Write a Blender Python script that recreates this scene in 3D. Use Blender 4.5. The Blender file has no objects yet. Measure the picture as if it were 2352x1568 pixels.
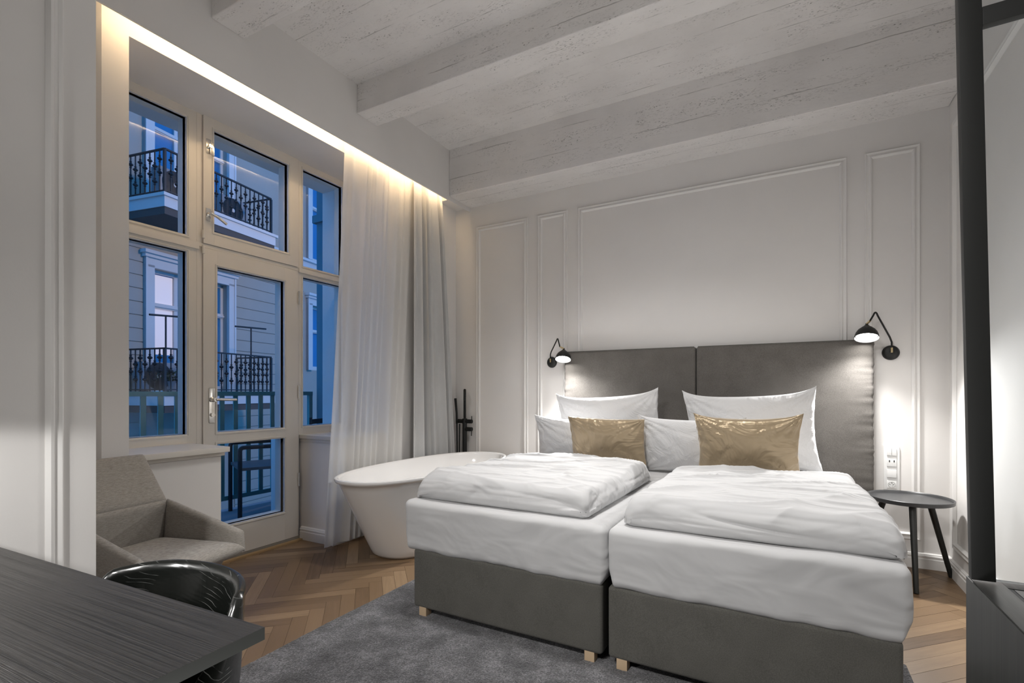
import bpy, bmesh, math, random
from mathutils import Vector, Matrix, noise
R = math.radians
PI = math.pi
random.seed(7)
sc = bpy.context.scene
col = sc.collection

# ------------------------------------------------------------------ camera
cam = bpy.data.cameras.new('camera')
cam_ob = bpy.data.objects.new('camera', cam)
col.objects.link(cam_ob)
cam_ob.location = (0, 0, 1.10)
cam_ob.rotation_euler = (R(90), 0, R(28.8))
cam.sensor_width = 36
cam.lens = 1145 / 2352 * 36
cam.shift_y = 116 / 2352
cam.clip_start = 0.02
sc.camera = cam_ob

# ------------------------------------------------------------------ world, lights, exposure
wld = bpy.data.worlds.new('dusk_sky')
sc.world = wld
wld.use_nodes = True
wld.node_tree.nodes['Background'].inputs[0].default_value = (0.05, 0.35, 1.0, 1)
wld.node_tree.nodes['Background'].inputs[1].default_value = 0.80

sc.view_settings.view_transform = 'Standard'
sc.view_settings.look = 'None'
sc.view_settings.exposure = 0.66
sc.view_settings.gamma = 1.0
sc.view_settings.use_curve_mapping = False


def area(name, loc, target, sx, sy, power, color, spread=180):
    l = bpy.data.lights.new(name, 'AREA')
    l.shape = 'RECTANGLE'
    l.size = sx
    l.size_y = sy
    l.energy = power
    l.color = color
    l.spread = R(spread)
    o = bpy.data.objects.new(name, l)
    col.objects.link(o)
    o.location = loc
    d = Vector(target) - Vector(loc)
    o.rotation_euler = d.to_track_quat('-Z', 'Y').to_euler()
    return o


# fill lights added out of view to brighten the room
area('entrance_fill_light', (-0.95, -1.3, 3.2), (-0.30, 2.2, 0.2), 0.6, 0.6, 18, (1.0, 0.98, 0.955), 70)  # added fill aimed at the front of the bed
area('bed_fill_light', (-0.75, 2.1, 3.23), (-0.75, 2.35, 0.0), 0.7, 0.3, 17, (1.0, 0.98, 0.955), 105)  # added fill, bounces off the bed onto the ceiling
area('fill_uplight', (-0.22, 0.28, 0.30), (-0.7, 1.9, 3.26), 0.35, 0.35, 13, (1.0, 0.98, 0.955), 115)  # added fill, brightens ceiling and beams from below
# street lighting on the facade across the street
area('street_light', (-5.6, 9.5, 6.5), (-13.2, 7.5, 3.0), 1.0, 1.0, 135, (1.0, 0.74, 0.52))


# ------------------------------------------------------------------ helpers
class MB:
    def __init__(self):
        self.bm = bmesh.new()
        self.uv = None

    def box(self, x0, x1, y0, y1, z0, z1, bevel=0.0, seg=2):
        vs = [self.bm.verts.new((x, y, z)) for x in (x0, x1) for y in (y0, y1) for z in (z0, z1)]
        q = [(0, 1, 3, 2), (4, 6, 7, 5), (0, 4, 5, 1), (2, 3, 7, 6), (0, 2, 6, 4), (1, 5, 7, 3)]
        fs = [self.bm.faces.new([vs[i] for i in f]) for f in q]
        if bevel > 0:
            es = list({e for f in fs for e in f.edges})
            bmesh.ops.bevel(self.bm, geom=es, offset=bevel, segments=seg, profile=0.7, affect='EDGES')
        return self

    def prism(self, pts, z0, z1, bevel=0.0):
        """vertical prism over the polygon pts (x, y)"""
        a = [self.bm.verts.new((p[0], p[1], z0)) for p in pts]
        b = [self.bm.verts.new((p[0], p[1], z1)) for p in pts]
        n = len(pts)
        fs = [self.bm.faces.new(a[::-1]), self.bm.faces.new(b)]
        for i in range(n):
            fs.append(self.bm.faces.new((a[i], a[(i + 1) % n], b[(i + 1) % n], b[i])))
        if bevel > 0:
            es = list({e for f in fs for e in f.edges})
            bmesh.ops.bevel(self.bm, geom=es, offset=bevel, segments=2, profile=0.7, affect='EDGES')
        return self

    def tube(self, pts, r, seg=12, cap=True):
        pts = [Vector(p) for p in pts]
        rs = r if isinstance(r, (list, tuple)) else [r] * len(pts)
        rings = []
        up = None
        for i, p in enumerate(pts):
            if i == 0:
                t = pts[1] - p
            elif i == len(pts) - 1:
                t = p - pts[i - 1]
            else:
                t = (pts[i + 1] - p).normalized() + (p - pts[i - 1]).normalized()
            t.normalize()
            if up is None:
                up = Vector((0, 0, 1)) if abs(t.z) < 0.9 else Vector((1, 0, 0))
            s = t.cross(up).normalized()
            up = s.cross(t).normalized()
            rings.append([self.bm.verts.new(p + (s * math.cos(a) + up * math.sin(a)) * rs[i])
                          for a in [2 * PI * k / seg for k in range(seg)]])
        for a, b in zip(rings, rings[1:]):
            for k in range(seg):
                self.bm.faces.new((a[k], a[(k + 1) % seg], b[(k + 1) % seg], b[k]))
        if cap:
            self.bm.faces.new(rings[0][::-1])
            self.bm.faces.new(rings[-1])
        return self

    def lathe(self, prof, loc=(0, 0, 0), axis=(0, 0, 1), seg=32, cap0=False, cap1=False):
        """prof: (radius, height along axis)"""
        q = Vector((0, 0, 1)).rotation_difference(Vector(axis).normalized())
        L = Vector(loc)
        rings = []
        for r, z in prof:
            if r < 1e-6:
                rings.append([self.bm.verts.new(L + q @ Vector((0, 0, z)))])
            else:
                rings.append([self.bm.verts.new(L + q @ Vector((r * math.cos(a), r * math.sin(a), z)))
                              for a in [2 * PI * k / seg for k in range(seg)]])
        for a, b in zip(rings, rings[1:]):
            if len(a) == 1 and len(b) == 1:
                continue
            for k in range(seg):
                k2 = (k + 1) % seg
                if len(a) == 1:
                    self.bm.faces.new((a[0], b[k2], b[k]))
                elif len(b) == 1:
                    self.bm.faces.new((a[k], a[k2], b[0]))
                else:
                    self.bm.faces.new((a[k], a[k2], b[k2], b[k]))
        if cap0 and len(rings[0]) > 1:
            self.bm.faces.new(rings[0][::-1])
        if cap1 and len(rings[-1]) > 1:
            self.bm.faces.new(rings[-1])
        return self

    def rings(self, rs, close=True, cap0=False, cap1=False):
        vs = [[self.bm.verts.new(p) for p in r] for r in rs]
        n = len(vs[0])
        for a, b in zip(vs, vs[1:]):
            for k in range(n if close else n - 1):
                k2 = (k + 1) % n
                self.bm.faces.new((a[k], a[k2], b[k2], b[k]))
        if cap0:
            self.bm.faces.new(vs[0][::-1])
        if cap1:
            self.bm.faces.new(vs[-1])
        return self

    def rbox(self, c, s, r, n=(12, 12, 6), disp=None, arc=4, warp=None):
        """soft box: centre c, size s, corner radius r; disp(p, normal) -> offset; n cells between the rounded edges"""
        h = (s[0] / 2, s[1] / 2, s[2] / 2)
        C = Vector(c)
        ax = []
        for a in range(3):
            # samples on the cube so that the rounded edge is cut into equal angles
            lo = [-h[a] + r * (1 - math.tan(R(45) * (1 - k / arc))) for k in range(arc)]
            mid = [-h[a] + r + (2 * h[a] - 2 * r) * k / n[a] for k in range(n[a] + 1)]
            ax.append(lo + mid + [-v for v in lo[::-1]])
        cache = {}
        N = [len(a) - 1 for a in ax]

        def V(i, j, k):
            key = (i, j, k)
            if key in cache:
                return cache[key]
            p = Vector((ax[0][i], ax[1][j], ax[2][k]))
            inn = Vector([max(-h[a] + r, min(h[a] - r, p[a])) for a in range(3)])
            d = p - inn
            nn = d.normalized() if d.length > 1e-9 else Vector((0, 0, 1))
            q = inn + nn * r
            if disp:
                q = q + disp(q + C, nn)
            q = q + C
            if warp:
                q = warp(q)
            v = self.bm.verts.new(q)
            cache[key] = v
            return v
        nx, ny, nz = N
        for i in range(nx):
            for j in range(ny):
                self.bm.faces.new((V(i, j, 0), V(i, j + 1, 0), V(i + 1, j + 1, 0), V(i + 1, j, 0)))
                self.bm.faces.new((V(i, j, nz), V(i + 1, j, nz), V(i + 1, j + 1, nz), V(i, j + 1, nz)))
        for i in range(nx):
            for k in range(nz):
                self.bm.faces.new((V(i, 0, k), V(i + 1, 0, k), V(i + 1, 0, k + 1), V(i, 0, k + 1)))
                self.bm.faces.new((V(i, ny, k), V(i, ny, k + 1), V(i + 1, ny, k + 1), V(i + 1, ny, k)))
        for j in range(ny):
            for k in range(nz):
                self.bm.faces.new((V(0, j, k), V(0, j, k + 1), V(0, j + 1, k + 1), V(0, j + 1, k)))
                self.bm.faces.new((V(nx, j, k), V(nx, j + 1, k), V(nx, j + 1, k + 1), V(nx, j, k + 1)))
        return self

    def build(self, name, mat=None, parent=None, smooth=35, loc=None):
        me = bpy.data.meshes.new(name)
        self.bm.to_mesh(me)
        self.bm.free()
        o = bpy.data.objects.new(name, me)
        col.objects.link(o)
        if mat:
            me.materials.append(mat)
        if smooth:
            me.shade_smooth()
            me.set_sharp_from_angle(angle=R(smooth))
        if parent:
            o.parent = parent
        if loc:
            o.location = loc
        return o


def tag(o, label=None, cat=None, group=None, kind=None):
    if label: o['label'] = label
    if cat: o['category'] = cat
    if group: o['group'] = group
    if kind: o['kind'] = kind
    return o


def empty(name, loc=(0, 0, 0), rz=0.0, label=None, cat=None, group=None, kind=None, rot=None):
    o = bpy.data.objects.new(name, None)
    o.empty_display_size = 0.1
    col.objects.link(o)
    o.location = loc
    o.rotation_euler = rot if rot else (0, 0, rz)
    return tag(o, label, cat, group, kind)


def struct(o):
    o['kind'] = 'structure'
    return o


def copy_tree(o, parent=None):
    c = o.copy()
    col.objects.link(c)
    c.parent = parent
    for ch in list(o.children):
        copy_tree(ch, c)
    return c


def fbm(p, sc_, oct_=3):
    v, a, t = 0.0, 1.0, 0.0
    q = Vector(p) * sc_
    for _ in range(oct_):
        v += a * noise.noise(q)
        t += a
        a *= 0.5
        q = q * 2.03
    return v / t


# ------------------------------------------------------------------ materials
class NT:
    def __init__(self, name):
        self.m = bpy.data.materials.new(name)
        self.m.use_nodes = True
        self.t = self.m.node_tree
        self.b = self.t.nodes['Principled BSDF']
        self.out = self.t.nodes['Material Output']

    def n(self, typ, inputs=None, **props):
        nd = self.t.nodes.new(typ)
        for k, v in props.items():
            setattr(nd, k, v)
        for k, v in (inputs or {}).items():
            if isinstance(v, bpy.types.NodeSocket):
                self.t.links.new(v, nd.inputs[k])
            else:
                nd.inputs[k].default_value = v
        return nd

    def set(self, **kw):
        for k, v in kw.items():
            k = k.replace('_', ' ')
            if isinstance(v, bpy.types.NodeSocket):
                self.t.links.new(v, self.b.inputs[k])
            else:
                self.b.inputs[k].default_value = v
        return self

    def coord(self, kind='Object', scale=(1, 1, 1), rot=(0, 0, 0)):
        tc = self.n('ShaderNodeTexCoord')
        mp = self.n('ShaderNodeMapping', {'Vector': tc.outputs[kind], 'Scale': scale, 'Rotation': rot})
        return mp.outputs[0]

    def noise(self, vec, scale, detail=3, rough=0.55, dist=0.0):
        return self.n('ShaderNodeTexNoise', {'Vector': vec, 'Scale': scale, 'Detail': detail, 'Roughness': rough,
                                             'Distortion': dist}).outputs['Fac']

    def ramp(self, fac, stops):
        r = self.n('ShaderNodeValToRGB', {'Fac': fac})
        e = r.color_ramp.elements
        while len(e) < len(stops):
            e.new(0.5)
        for i, (p, c) in enumerate(stops):
            e[i].position = p
            e[i].color = (c[0], c[1], c[2], 1) if isinstance(c, (tuple, list)) else (c, c, c, 1)
        return r.outputs[0]

    def math(self, op, a, b=0.0, c=0.0):
        return self.n('ShaderNodeMath', {0: a, 1: b, 2: c}, operation=op).outputs[0]

    def mix(self, fac, a, b, mode='MIX'):
        nd = self.n('ShaderNodeMix', data_type='RGBA', blend_type=mode)
        for k, v in ((0, fac), (6, a), (7, b)):
            if isinstance(v, bpy.types.NodeSocket):
                self.t.links.new(v, nd.inputs[k])
            else:
                nd.inputs[k].default_value = v if k == 0 else (v[0], v[1], v[2], 1)
        return nd.outputs[2]

    def bump(self, h, strength=0.3, dist=0.01):
        nd = self.n('ShaderNodeBump', {'Height': h, 'Strength': strength, 'Distance': dist})
        self.t.links.new(nd.outputs[0], self.b.inputs['Normal'])
        return nd


def simple(name, c, rough=0.5, metal=0.0, **kw):
    m = NT(name)
    m.set(Base_Color=(c[0], c[1], c[2], 1), Roughness=rough, Metallic=metal)
    m.set(**kw)
    return m.m


def paint(name, c, rough=0.75, bumps=0.08):
    m = NT(name)
    v = m.coord()
    n1 = m.noise(v, 2.2, 4)
    n2 = m.noise(v, 140, 2)
    c2 = tuple(x * 0.965 for x in c)
    m.set(Base_Color=m.ramp(n1, [(0.35, c2), (0.65, c)]), Roughness=rough)
    m.bump(n2, bumps, 0.002)
    return m.m


M = {}
M['wall'] = paint('wall_paint', (0.765, 0.745, 0.725))
M['mould'] = paint('moulding_paint', (0.79, 0.775, 0.755), 0.5, 0.03)
M['wpaint'] = paint('window_paint', (0.70, 0.665, 0.61), 0.38, 0.04)
M['blackmetal'] = simple('black_metal', (0.0025, 0.003, 0.0025), 0.5, 0.0)
M['blackmatt'] = simple('black_matt', (0.010, 0.011, 0.010), 0.5)
M['chrome'] = simple('polished_metal', (0.72, 0.70, 0.66), 0.18, 1.0)
M['brass'] = simple('brass', (0.75, 0.6, 0.35), 0.3, 1.0)
M['plastic'] = simple('white_plastic', (0.78, 0.78, 0.77), 0.35)
M['hole'] = simple('dark_hole', (0.03, 0.03, 0.03), 0.6)
M['porcelain'] = simple('white_acrylic', (0.80, 0.79, 0.78), 0.12, 0.0, Coat_Weight=0.4)
M['lightwood'] = simple('light_wood', (0.55, 0.41, 0.27), 0.5)


def mat_concrete():
    m = NT('painted_concrete')
    v = m.coord('Object')
    sep = m.n('ShaderNodeSeparateXYZ', {0: v})
    # board joints run along x: every 0.145 m in y (slab) and in z (beam sides)
    wob = m.noise(m.coord('Object', (1.5, 1.5, 1.5)), 1.0, 3)
    yz = m.math('ADD', sep.outputs[1], sep.outputs[2])
    yy = m.math('MULTIPLY_ADD', wob, 0.03, yz)
    fr = m.math('FRACT', m.math('MULTIPLY', yy, 1 / 0.19))
    d = m.math('ABSOLUTE', m.math('SUBTRACT', fr, 0.5))
    line = m.ramp(d, [(0.478, 0.0), (0.497, 1.0)])
    patch = m.ramp(m.noise(m.coord('Object', (1.2, 4.5, 4.5)), 2.0, 6, 0.7), [(0.46, 0.0), (0.58, 1.0)])
    lines = m.math('MULTIPLY', line, patch)
    # pores: fine, stretched along the boards, gathered in streaks, with a few larger blow holes
    streak = m.ramp(m.noise(m.coord('Object', (1.1, 7, 7)), 1.4, 5, 0.7), [(0.47, 0.0), (0.66, 1.0)])
    sp = m.noise(m.coord('Object', (55, 170, 170)), 1.0, 2, 0.6)
    pores = m.math('MULTIPLY', m.ramp(sp, [(0.55, 0.0), (0.66, 1.0)]), streak)
    vs = m.coord('Object', (40, 75, 75))
    vo = m.n('ShaderNodeTexVoronoi', {'Vector': vs, 'Scale': 1.0, 'Randomness': 1.0})
    pit = m.ramp(vo.outputs['Distance'], [(0.12, 1.0), (0.26, 0.0)])
    sel = m.ramp(m.n('ShaderNodeTexNoise', {'Vector': vs, 'Scale': 0.35, 'Detail': 2}).outputs['Fac'],
                 [(0.52, 0.0), (0.60, 1.0)])
    pits = m.math('MULTIPLY', m.math('MULTIPLY', pit, m.ramp(streak, [(0.0, 0.15), (0.5, 1.0)])), sel)
    dark = m.math('MAXIMUM', m.math('MULTIPLY', pits, 0.85),
                  m.math('MAXIMUM', m.math('MULTIPLY', lines, 0.6), m.math('MULTIPLY', pores, 0.5)))
    base = m.ramp(m.noise(v, 3.0, 5), [(0.3, (0.70, 0.68, 0.665)), (0.7, (0.79, 0.77, 0.755))])
    c = m.mix(dark, base, (0.16, 0.15, 0.14))
    m.set(Base_Color=c, Roughness=0.85)
    h = m.math('SUBTRACT', m.math('MULTIPLY', m.noise(m.coord('Object', (12, 30, 30)), 1, 5), 0.5), dark)
    m.bump(h, 0.5, 0.006)
    return m.m


M['concrete'] = mat_concrete()


def mat_parquet():
    m = NT('oak_parquet')
    at = m.n('ShaderNodeAttribute', attribute_name='rnd')
    rnd = at.outputs['Fac']
    tc = m.n('ShaderNodeTexCoord')
    mp = m.n('ShaderNodeMapping', {'Vector': tc.outputs['UV'], 'Scale': (3.5, 45, 1)})
    g = m.noise(mp.outputs[0], 1.0, 5, 0.6, 0.8)
    mp2 = m.n('ShaderNodeMapping', {'Vector': tc.outputs['UV'], 'Scale': (14, 260, 1)})
    g2 = m.noise(mp2.outputs[0], 1.0, 3)
    base = m.ramp(rnd, [(0.0, (0.100, 0.058, 0.028)), (0.35, (0.170, 0.106, 0.054)), (0.7, (0.235, 0.152, 0.082)),
                        (1.0, (0.32, 0.218, 0.125))])
    c = m.mix(m.ramp(g, [(0.30, 1.0), (0.62, 0.0)]), base, (0.20, 0.125, 0.07))
    nf = m.n('ShaderNodeMix', {0: 0.65}, data_type='RGBA')
    c2 = m.mix(0.6, base, c)
    c3 = m.mix(m.math('MULTIPLY', g2, 0.25), c2, (0.13, 0.08, 0.045))
    m.set(Base_Color=c3, Roughness=0.42)
    m.bump(g2, 0.08, 0.001)
    return m.m


M['parquet'] = mat_parquet()


def mat_fabric(name, c1, c2, scale=420, rough=0.92, bumps=0.35, sheen=0.2, big=True):
    m = NT(name)
    v = m.coord()
    a = m.noise(v, scale, 3, 0.7)
    c = m.ramp(a, [(0.3, c1), (0.72, c2)])
    if big:
        b = m.noise(v, 8, 4)
        c = m.mix(0.25, c, m.ramp(b, [(0.3, c1), (0.7, c2)]))
    m.set(Base_Color=c, Roughness=rough, Sheen_Weight=sheen)
    m.bump(a, bumps, 0.0015)
    return m.m


M['greyfab'] = mat_fabric('grey_upholstery', (0.066, 0.060, 0.054), (0.155, 0.143, 0.131), 300, sheen=0.05)
M['basefab'] = mat_fabric('dark_grey_upholstery', (0.060, 0.058, 0.051), (0.132, 0.127, 0.114), 300, sheen=0.05)
M['curtaingrey'] = mat_fabric('grey_curtain_fabric', (0.50, 0.50, 0.495), (0.60, 0.60, 0.595), 500, 0.8, 0.1, 0.2)


def mat_linen():
    m = NT('white_cotton')
    v = m.coord()
    n1 = m.noise(m.coord('Object', (2.0, 6.5, 5.0), (0, 0, 0.25)), 1.3, 2, 0.5, 0.9)
    n2 = m.noise(v, 6, 2, 0.5, 1.2)
    h = m.math('ADD', m.math('MULTIPLY', n1, 1.0), m.math('MULTIPLY', n2, 0.22))
    m.set(Base_Color=(0.48, 0.48, 0.485, 1), Roughness=0.85, Sheen_Weight=0.15)
    m.bump(h, 0.55, 0.04)
    return m.m


M['linen'] = mat_linen()


def mat_pillow():
    m = NT('white_pillowcase')
    v = m.coord()
    n1 = m.noise(v, 5.5, 4, 0.55, 1.4)
    m.set(Base_Color=(0.60, 0.60, 0.605, 1), Roughness=0.85, Sheen_Weight=0.15)
    m.bump(n1, 0.45, 0.04)
    return m.m


M['pillow'] = mat_pillow()


def mat_gold():
    m = NT('gold_satin')
    v = m.coord()
    n1 = m.noise(v, 5, 3, 0.5, 1.6)
    m.set(Base_Color=(0.37, 0.285, 0.18, 1), Roughness=0.33, Metallic=0.35, Sheen_Weight=0.4,
          Anisotropic=0.4)
    m.bump(n1, 0.5, 0.05)
    return m.m


M['gold'] = mat_gold()


def mat_armchair():
    m = NT('beige_melange_fabric')
    a = m.noise(m.coord('Object', (60, 60, 600)), 1.0, 3)
    b = m.noise(m.coord('Object', (500, 500, 500)), 1.0, 2)
    f = m.math('ADD', m.math('MULTIPLY', a, 0.6), m.math('MULTIPLY', b, 0.4))
    m.set(Base_Color=m.ramp(f, [(0.36, (0.20, 0.183, 0.162)), (0.62, (0.36, 0.333, 0.30))]), Roughness=0.9, Sheen_Weight=0.2)
    m.bump(f, 0.25, 0.001)
    return m.m


M['armchair'] = mat_armchair()


def mat_rug():
    m = NT('grey_pile_rug')
    v = m.coord()
    a = m.noise(v, 150, 2, 0.8)
    b = m.noise(v, 6.5, 6, 0.72, 0.0)
    f = m.math('ADD', m.math('MULTIPLY', a, 0.5), m.math('MULTIPLY', b, 0.5))
    m.set(Base_Color=m.ramp(f, [(0.40, (0.020, 0.020, 0.023)), (0.50, (0.068, 0.067, 0.073)), (0.61, (0.21, 0.206, 0.218))]),
          Roughness=1.0, Sheen_Weight=0.25)
    m.bump(a, 0.8, 0.012)
    return m.m


M['rug'] = mat_rug()


def mat_blackwood(name, scale=(1.2, 60, 60), c1=(0.012, 0.012, 0.011), c2=(0.075, 0.07, 0.064), rough=0.42, bumps=0.25,
                  rot=(0, 0, 0), lo=0.42, hi=0.7, dist=0.1):
    m = NT(name)
    a = m.noise(m.coord('Object', scale, rot), 1.0, 4, 0.7, dist)
    m.set(Base_Color=m.ramp(a, [(lo, c1), (hi, c2)]), Roughness=rough)
    m.bump(a, bumps, 0.002)
    return m.m


M['table'] = mat_blackwood('black_wood_grain', (2.2, 520, 60), (0.010, 0.010, 0.009), (0.062, 0.058, 0.055), 0.36, 0.6, dist=0.0, lo=0.38, hi=0.66)
M['cabinet'] = mat_blackwood('black_ash_veneer', (80, 90, 2.0), (0.009, 0.010, 0.009), (0.024, 0.026, 0.023), 0.45, 0.12)
M['cabtop'] = mat_blackwood('black_ash_top', (90, 3.0, 20), (0.016, 0.016, 0.015), (0.05, 0.05, 0.047), 0.38, 0.12)


def mat_shell():
    m = NT('glossy_black_stained_ash')
    w = m.n('ShaderNodeTexWave', {'Vector': m.coord('Object', (1.0, 0.6, 3.2)), 'Scale': 15.0, 'Distortion': 8.0,
                                  'Detail': 1.5, 'Detail Scale': 0.7}, wave_type='BANDS', bands_direction='DIAGONAL')
    ln = m.ramp(w.outputs['Fac'], [(0.965, 0.0), (0.998, 1.0)])
    br = m.ramp(m.noise(m.coord('Object', (1, 1, 1)), 14, 3), [(0.5, 0.0), (0.62, 1.0)])
    f = m.math('MULTIPLY', ln, br)
    m.set(Base_Color=m.mix(f, (0.006, 0.007, 0.006), (0.17, 0.175, 0.17)), Roughness=0.24, Coat_Weight=0.25)
    m.bump(w.outputs['Fac'], 0.05, 0.002)
    return m.m


M['shell'] = mat_shell()


def mat_sheer():
    m = NT('sheer_voile')
    m.t.nodes.remove(m.b)
    d = m.n('ShaderNodeBsdfDiffuse', {'Color': (0.93, 0.92, 0.90, 1)})
    tl = m.n('ShaderNodeBsdfTranslucent', {'Color': (0.93, 0.92, 0.90, 1)})
    tr = m.n('ShaderNodeBsdfTransparent', {'Color': (1, 1, 1, 1)})
    lw = m.n('ShaderNodeLayerWeight', {'Blend': 0.5})
    f = m.ramp(lw.outputs['Facing'], [(0.0, 0.34), (0.95, 0.12)])
    s1 = m.n('ShaderNodeMixShader', {0: 0.45, 1: d.outputs[0], 2: tl.outputs[0]})
    s2 = m.n('ShaderNodeMixShader', {0: f, 1: s1.outputs[0], 2: tr.outputs[0]})
    m.t.links.new(s2.outputs[0], m.out.inputs[0])
    return m.m


M['sheer'] = mat_sheer()


def mat_glass(name='window_glass', tint=(0.97, 0.99, 1.0)):
    m = NT(name)
    m.t.nodes.remove(m.b)
    g = m.n('ShaderNodeBsdfGlossy', {'Color': (1, 1, 1, 1), 'Roughness': 0.01})
    tr = m.n('ShaderNodeBsdfTransparent', {'Color': (tint[0], tint[1], tint[2], 1)})
    lw = m.n('ShaderNodeLayerWeight', {'Blend': 0.5})
    fr = m.math('MULTIPLY_ADD', m.math('POWER', lw.outputs['Facing'], 5.0), 0.5, 0.009)
    s = m.n('ShaderNodeMixShader', {0: fr, 1: tr.outputs[0], 2: g.outputs[0]})
    m.t.links.new(s.outputs[0], m.out.inputs[0])
    return m.m


M['glass'] = mat_glass()


def emis(name, c, s):
    m = NT(name)
    m.set(Base_Color=(0.8, 0.8, 0.8, 1), Emission_Color=(c[0], c[1], c[2], 1), Emission_Strength=s)
    return m.m


M['led'] = emis('warm_led', (1.0, 0.72, 0.42), 18)
M['bulb'] = emis('lamp_bulb', (1.0, 0.98, 0.95), 30)
M['reflglass'] = emis('pink_pane_reflection', (0.62, 0.46, 0.42), 0.30)  # glow stands in for a pinkish reflection and warm room
M['skyglass'] = simple('sky_reflection_glass', (0.03, 0.20, 0.42), 0.08)  # blue base colour stands in for the reflected sky
# exterior
M['facade'] = paint('facade_plaster', (0.46, 0.40, 0.33), 0.9, 0.2)
M['facadetrim'] = paint('facade_trim', (0.72, 0.68, 0.64), 0.8, 0.1)
M['wing'] = paint('grey_render', (0.17, 0.30, 0.34), 0.9, 0.1)
M['iron'] = simple('wrought_iron', (0.008, 0.010, 0.012), 0.5)
M['railpaint'] = simple('green_railing_paint', (0.13, 0.38, 0.36), 0.5)
M['tile'] = paint('balcony_granulate', (0.30, 0.31, 0.33), 0.9, 0.6)
M['acbody'] = simple('air_conditioner_paint', (0.30, 0.31, 0.32), 0.5)
M['leafm'] = simple('dark_leaves', (0.02, 0.05, 0.02), 0.6)
M['outblack'] = simple('black_garden_metal', (0.012, 0.014, 0.018), 0.5)
M['soffitdark'] = simple('dark_brown_soffit', (0.10, 0.085, 0.075), 0.95)  # dark brown for the undersides of the balcony slabs

# ------------------------------------------------------------------ constants of the room
L = 3.972      # headboard wall
XR = 0.879     # right wall
XW = -2.805    # window wall, room face
XB = -2.642    # bulkhead face
XG = -3.20     # window frame, room face
ZS = 3.262     # slab
ZB = 2.851     # low beam
NY0, NY1 = 1.229, 3.02   # window niche
XP, YP = -2.00, 0.782    # near partition on the left
YF = -3.0      # wall behind the camera

# ------------------------------------------------------------------ floor
def make_floor():
    mb = MB()
    mb.box(-3.21, XR + 0.2, YF - 0.2, L + 0.2, -0.12, -0.003)
    base = mb.build('floor', simple('floor_gap', (0.05, 0.03, 0.02), 0.9), smooth=None)
    bm = bmesh.new()
    uvl = bm.loops.layers.uv.new('UVMap')
    al = bm.faces.layers.float.new('rnd')
    W, Lp = 0.072, 0.50
    g = 0.0006
    c, s = math.cos(R(45)), math.sin(R(45))
    for i in range(-90, 90):
        for j in range(-14, 14):
            for typ in (0, 1):
                ox, oy = i * W + j * Lp, i * W - j * Lp
                if typ == 0:
                    x0, x1, y0, y1 = ox, ox + Lp, oy, oy + W
                else:
                    x0, x1, y0, y1 = ox + Lp, ox + Lp + W, oy + W - Lp, oy + W
                cx, cy = (x0 + x1) / 2, (y0 + y1) / 2
                wx, wy = c * cx - s * cy - 1.0, s * cx + c * cy + 0.5
                if not (-3.6 < wx < XR + 0.4 and -0.6 < wy < L + 0.4):
                    continue
                x0 += g; x1 -= g; y0 += g; y1 -= g
                rr = random.random()
                dz = random.uniform(-0.0004, 0.0004)
                vs = []
                for (x, y) in ((x0, y0), (x1, y0), (x1, y1), (x0, y1)):
                    vs.append(bm.verts.new((c * x - s * y - 1.0, s * x + c * y + 0.5, dz)))
                f = bm.faces.new(vs)
                f[al] = rr
                ou, ov = random.uniform(0, 50), random.uniform(0, 50)
                if typ == 0:
                    uv = ((0, 0), (Lp, 0), (Lp, W), (0, W))
                else:
                    uv = ((0, W), (0, 0), (Lp, 0), (Lp, W))
                for lp, (u, v) in zip(f.loops, uv):
                    lp[uvl].uv = (u + ou, v + ov)
    for co, no in (((-3.21, 0, 0), (-1, 0, 0)), ((XR + 0.1, 0, 0), (1, 0, 0)), ((0, L + 0.1, 0), (0, 1, 0))):
        bmesh.ops.bisect_plane(bm, geom=bm.verts[:] + bm.edges[:] + bm.faces[:], plane_co=co, plane_no=no,
                               clear_outer=True)
    me = bpy.data.meshes.new('parquet')
    bm.to_mesh(me)
    bm.free()
    me.materials.append(M['parquet'])
    o = bpy.data.objects.new('parquet', me)
    col.objects.link(o)
    o.parent = base
    struct(base)


make_floor()

# ------------------------------------------------------------------ ceiling, beams, bulkhead
ceil = struct(MB().box(-3.3, XR + 0.25, YF - 0.2, L + 0.25, ZS, ZS + 0.2).build('ceiling', M['concrete'], smooth=None))


def beam(y0, y1, zb, name='beam'):
    mb = MB()

    def d(p, n):
        return n * (0.005 * fbm(p, 2.0) + 0.0025 * fbm(p, 26))
    mb.rbox(((XB + XR) / 2, (y0 + y1) / 2, (zb + ZS + 0.02) / 2), (XR - XB, y1 - y0, ZS + 0.02 - zb), 0.007, (260, 10, 12), d, 3)
    return mb.build(name, M['concrete'], ceil)


beam(3.638, L + 0.03, ZB)
beam(2.545, 2.735, 3.055)
beam(1.531, 1.715, 3.06)
beam(0.35, 0.54, 3.06)

# bulkhead in front of the curtain pocket
mb = MB()
mb.box(XB - 0.0125, XB, 0.5, L, 2.816, ZS, 0.001)
bulk = struct(mb.build('trim_1', M['wall']))
mb = MB()
mb.box(XW - 0.005, XB - 0.0125, 0.5, L, 2.98, 3.02)
pc = struct(mb.build('trim_2', M['wall']))
led = tag(MB().box(XB - 0.030, XB - 0.016, 1.10, 3.70, 2.895, 2.905).build('led_strip', M['led'], smooth=None),
          'warm white light strip hidden in the curtain recess above the window', 'light strip')

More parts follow.
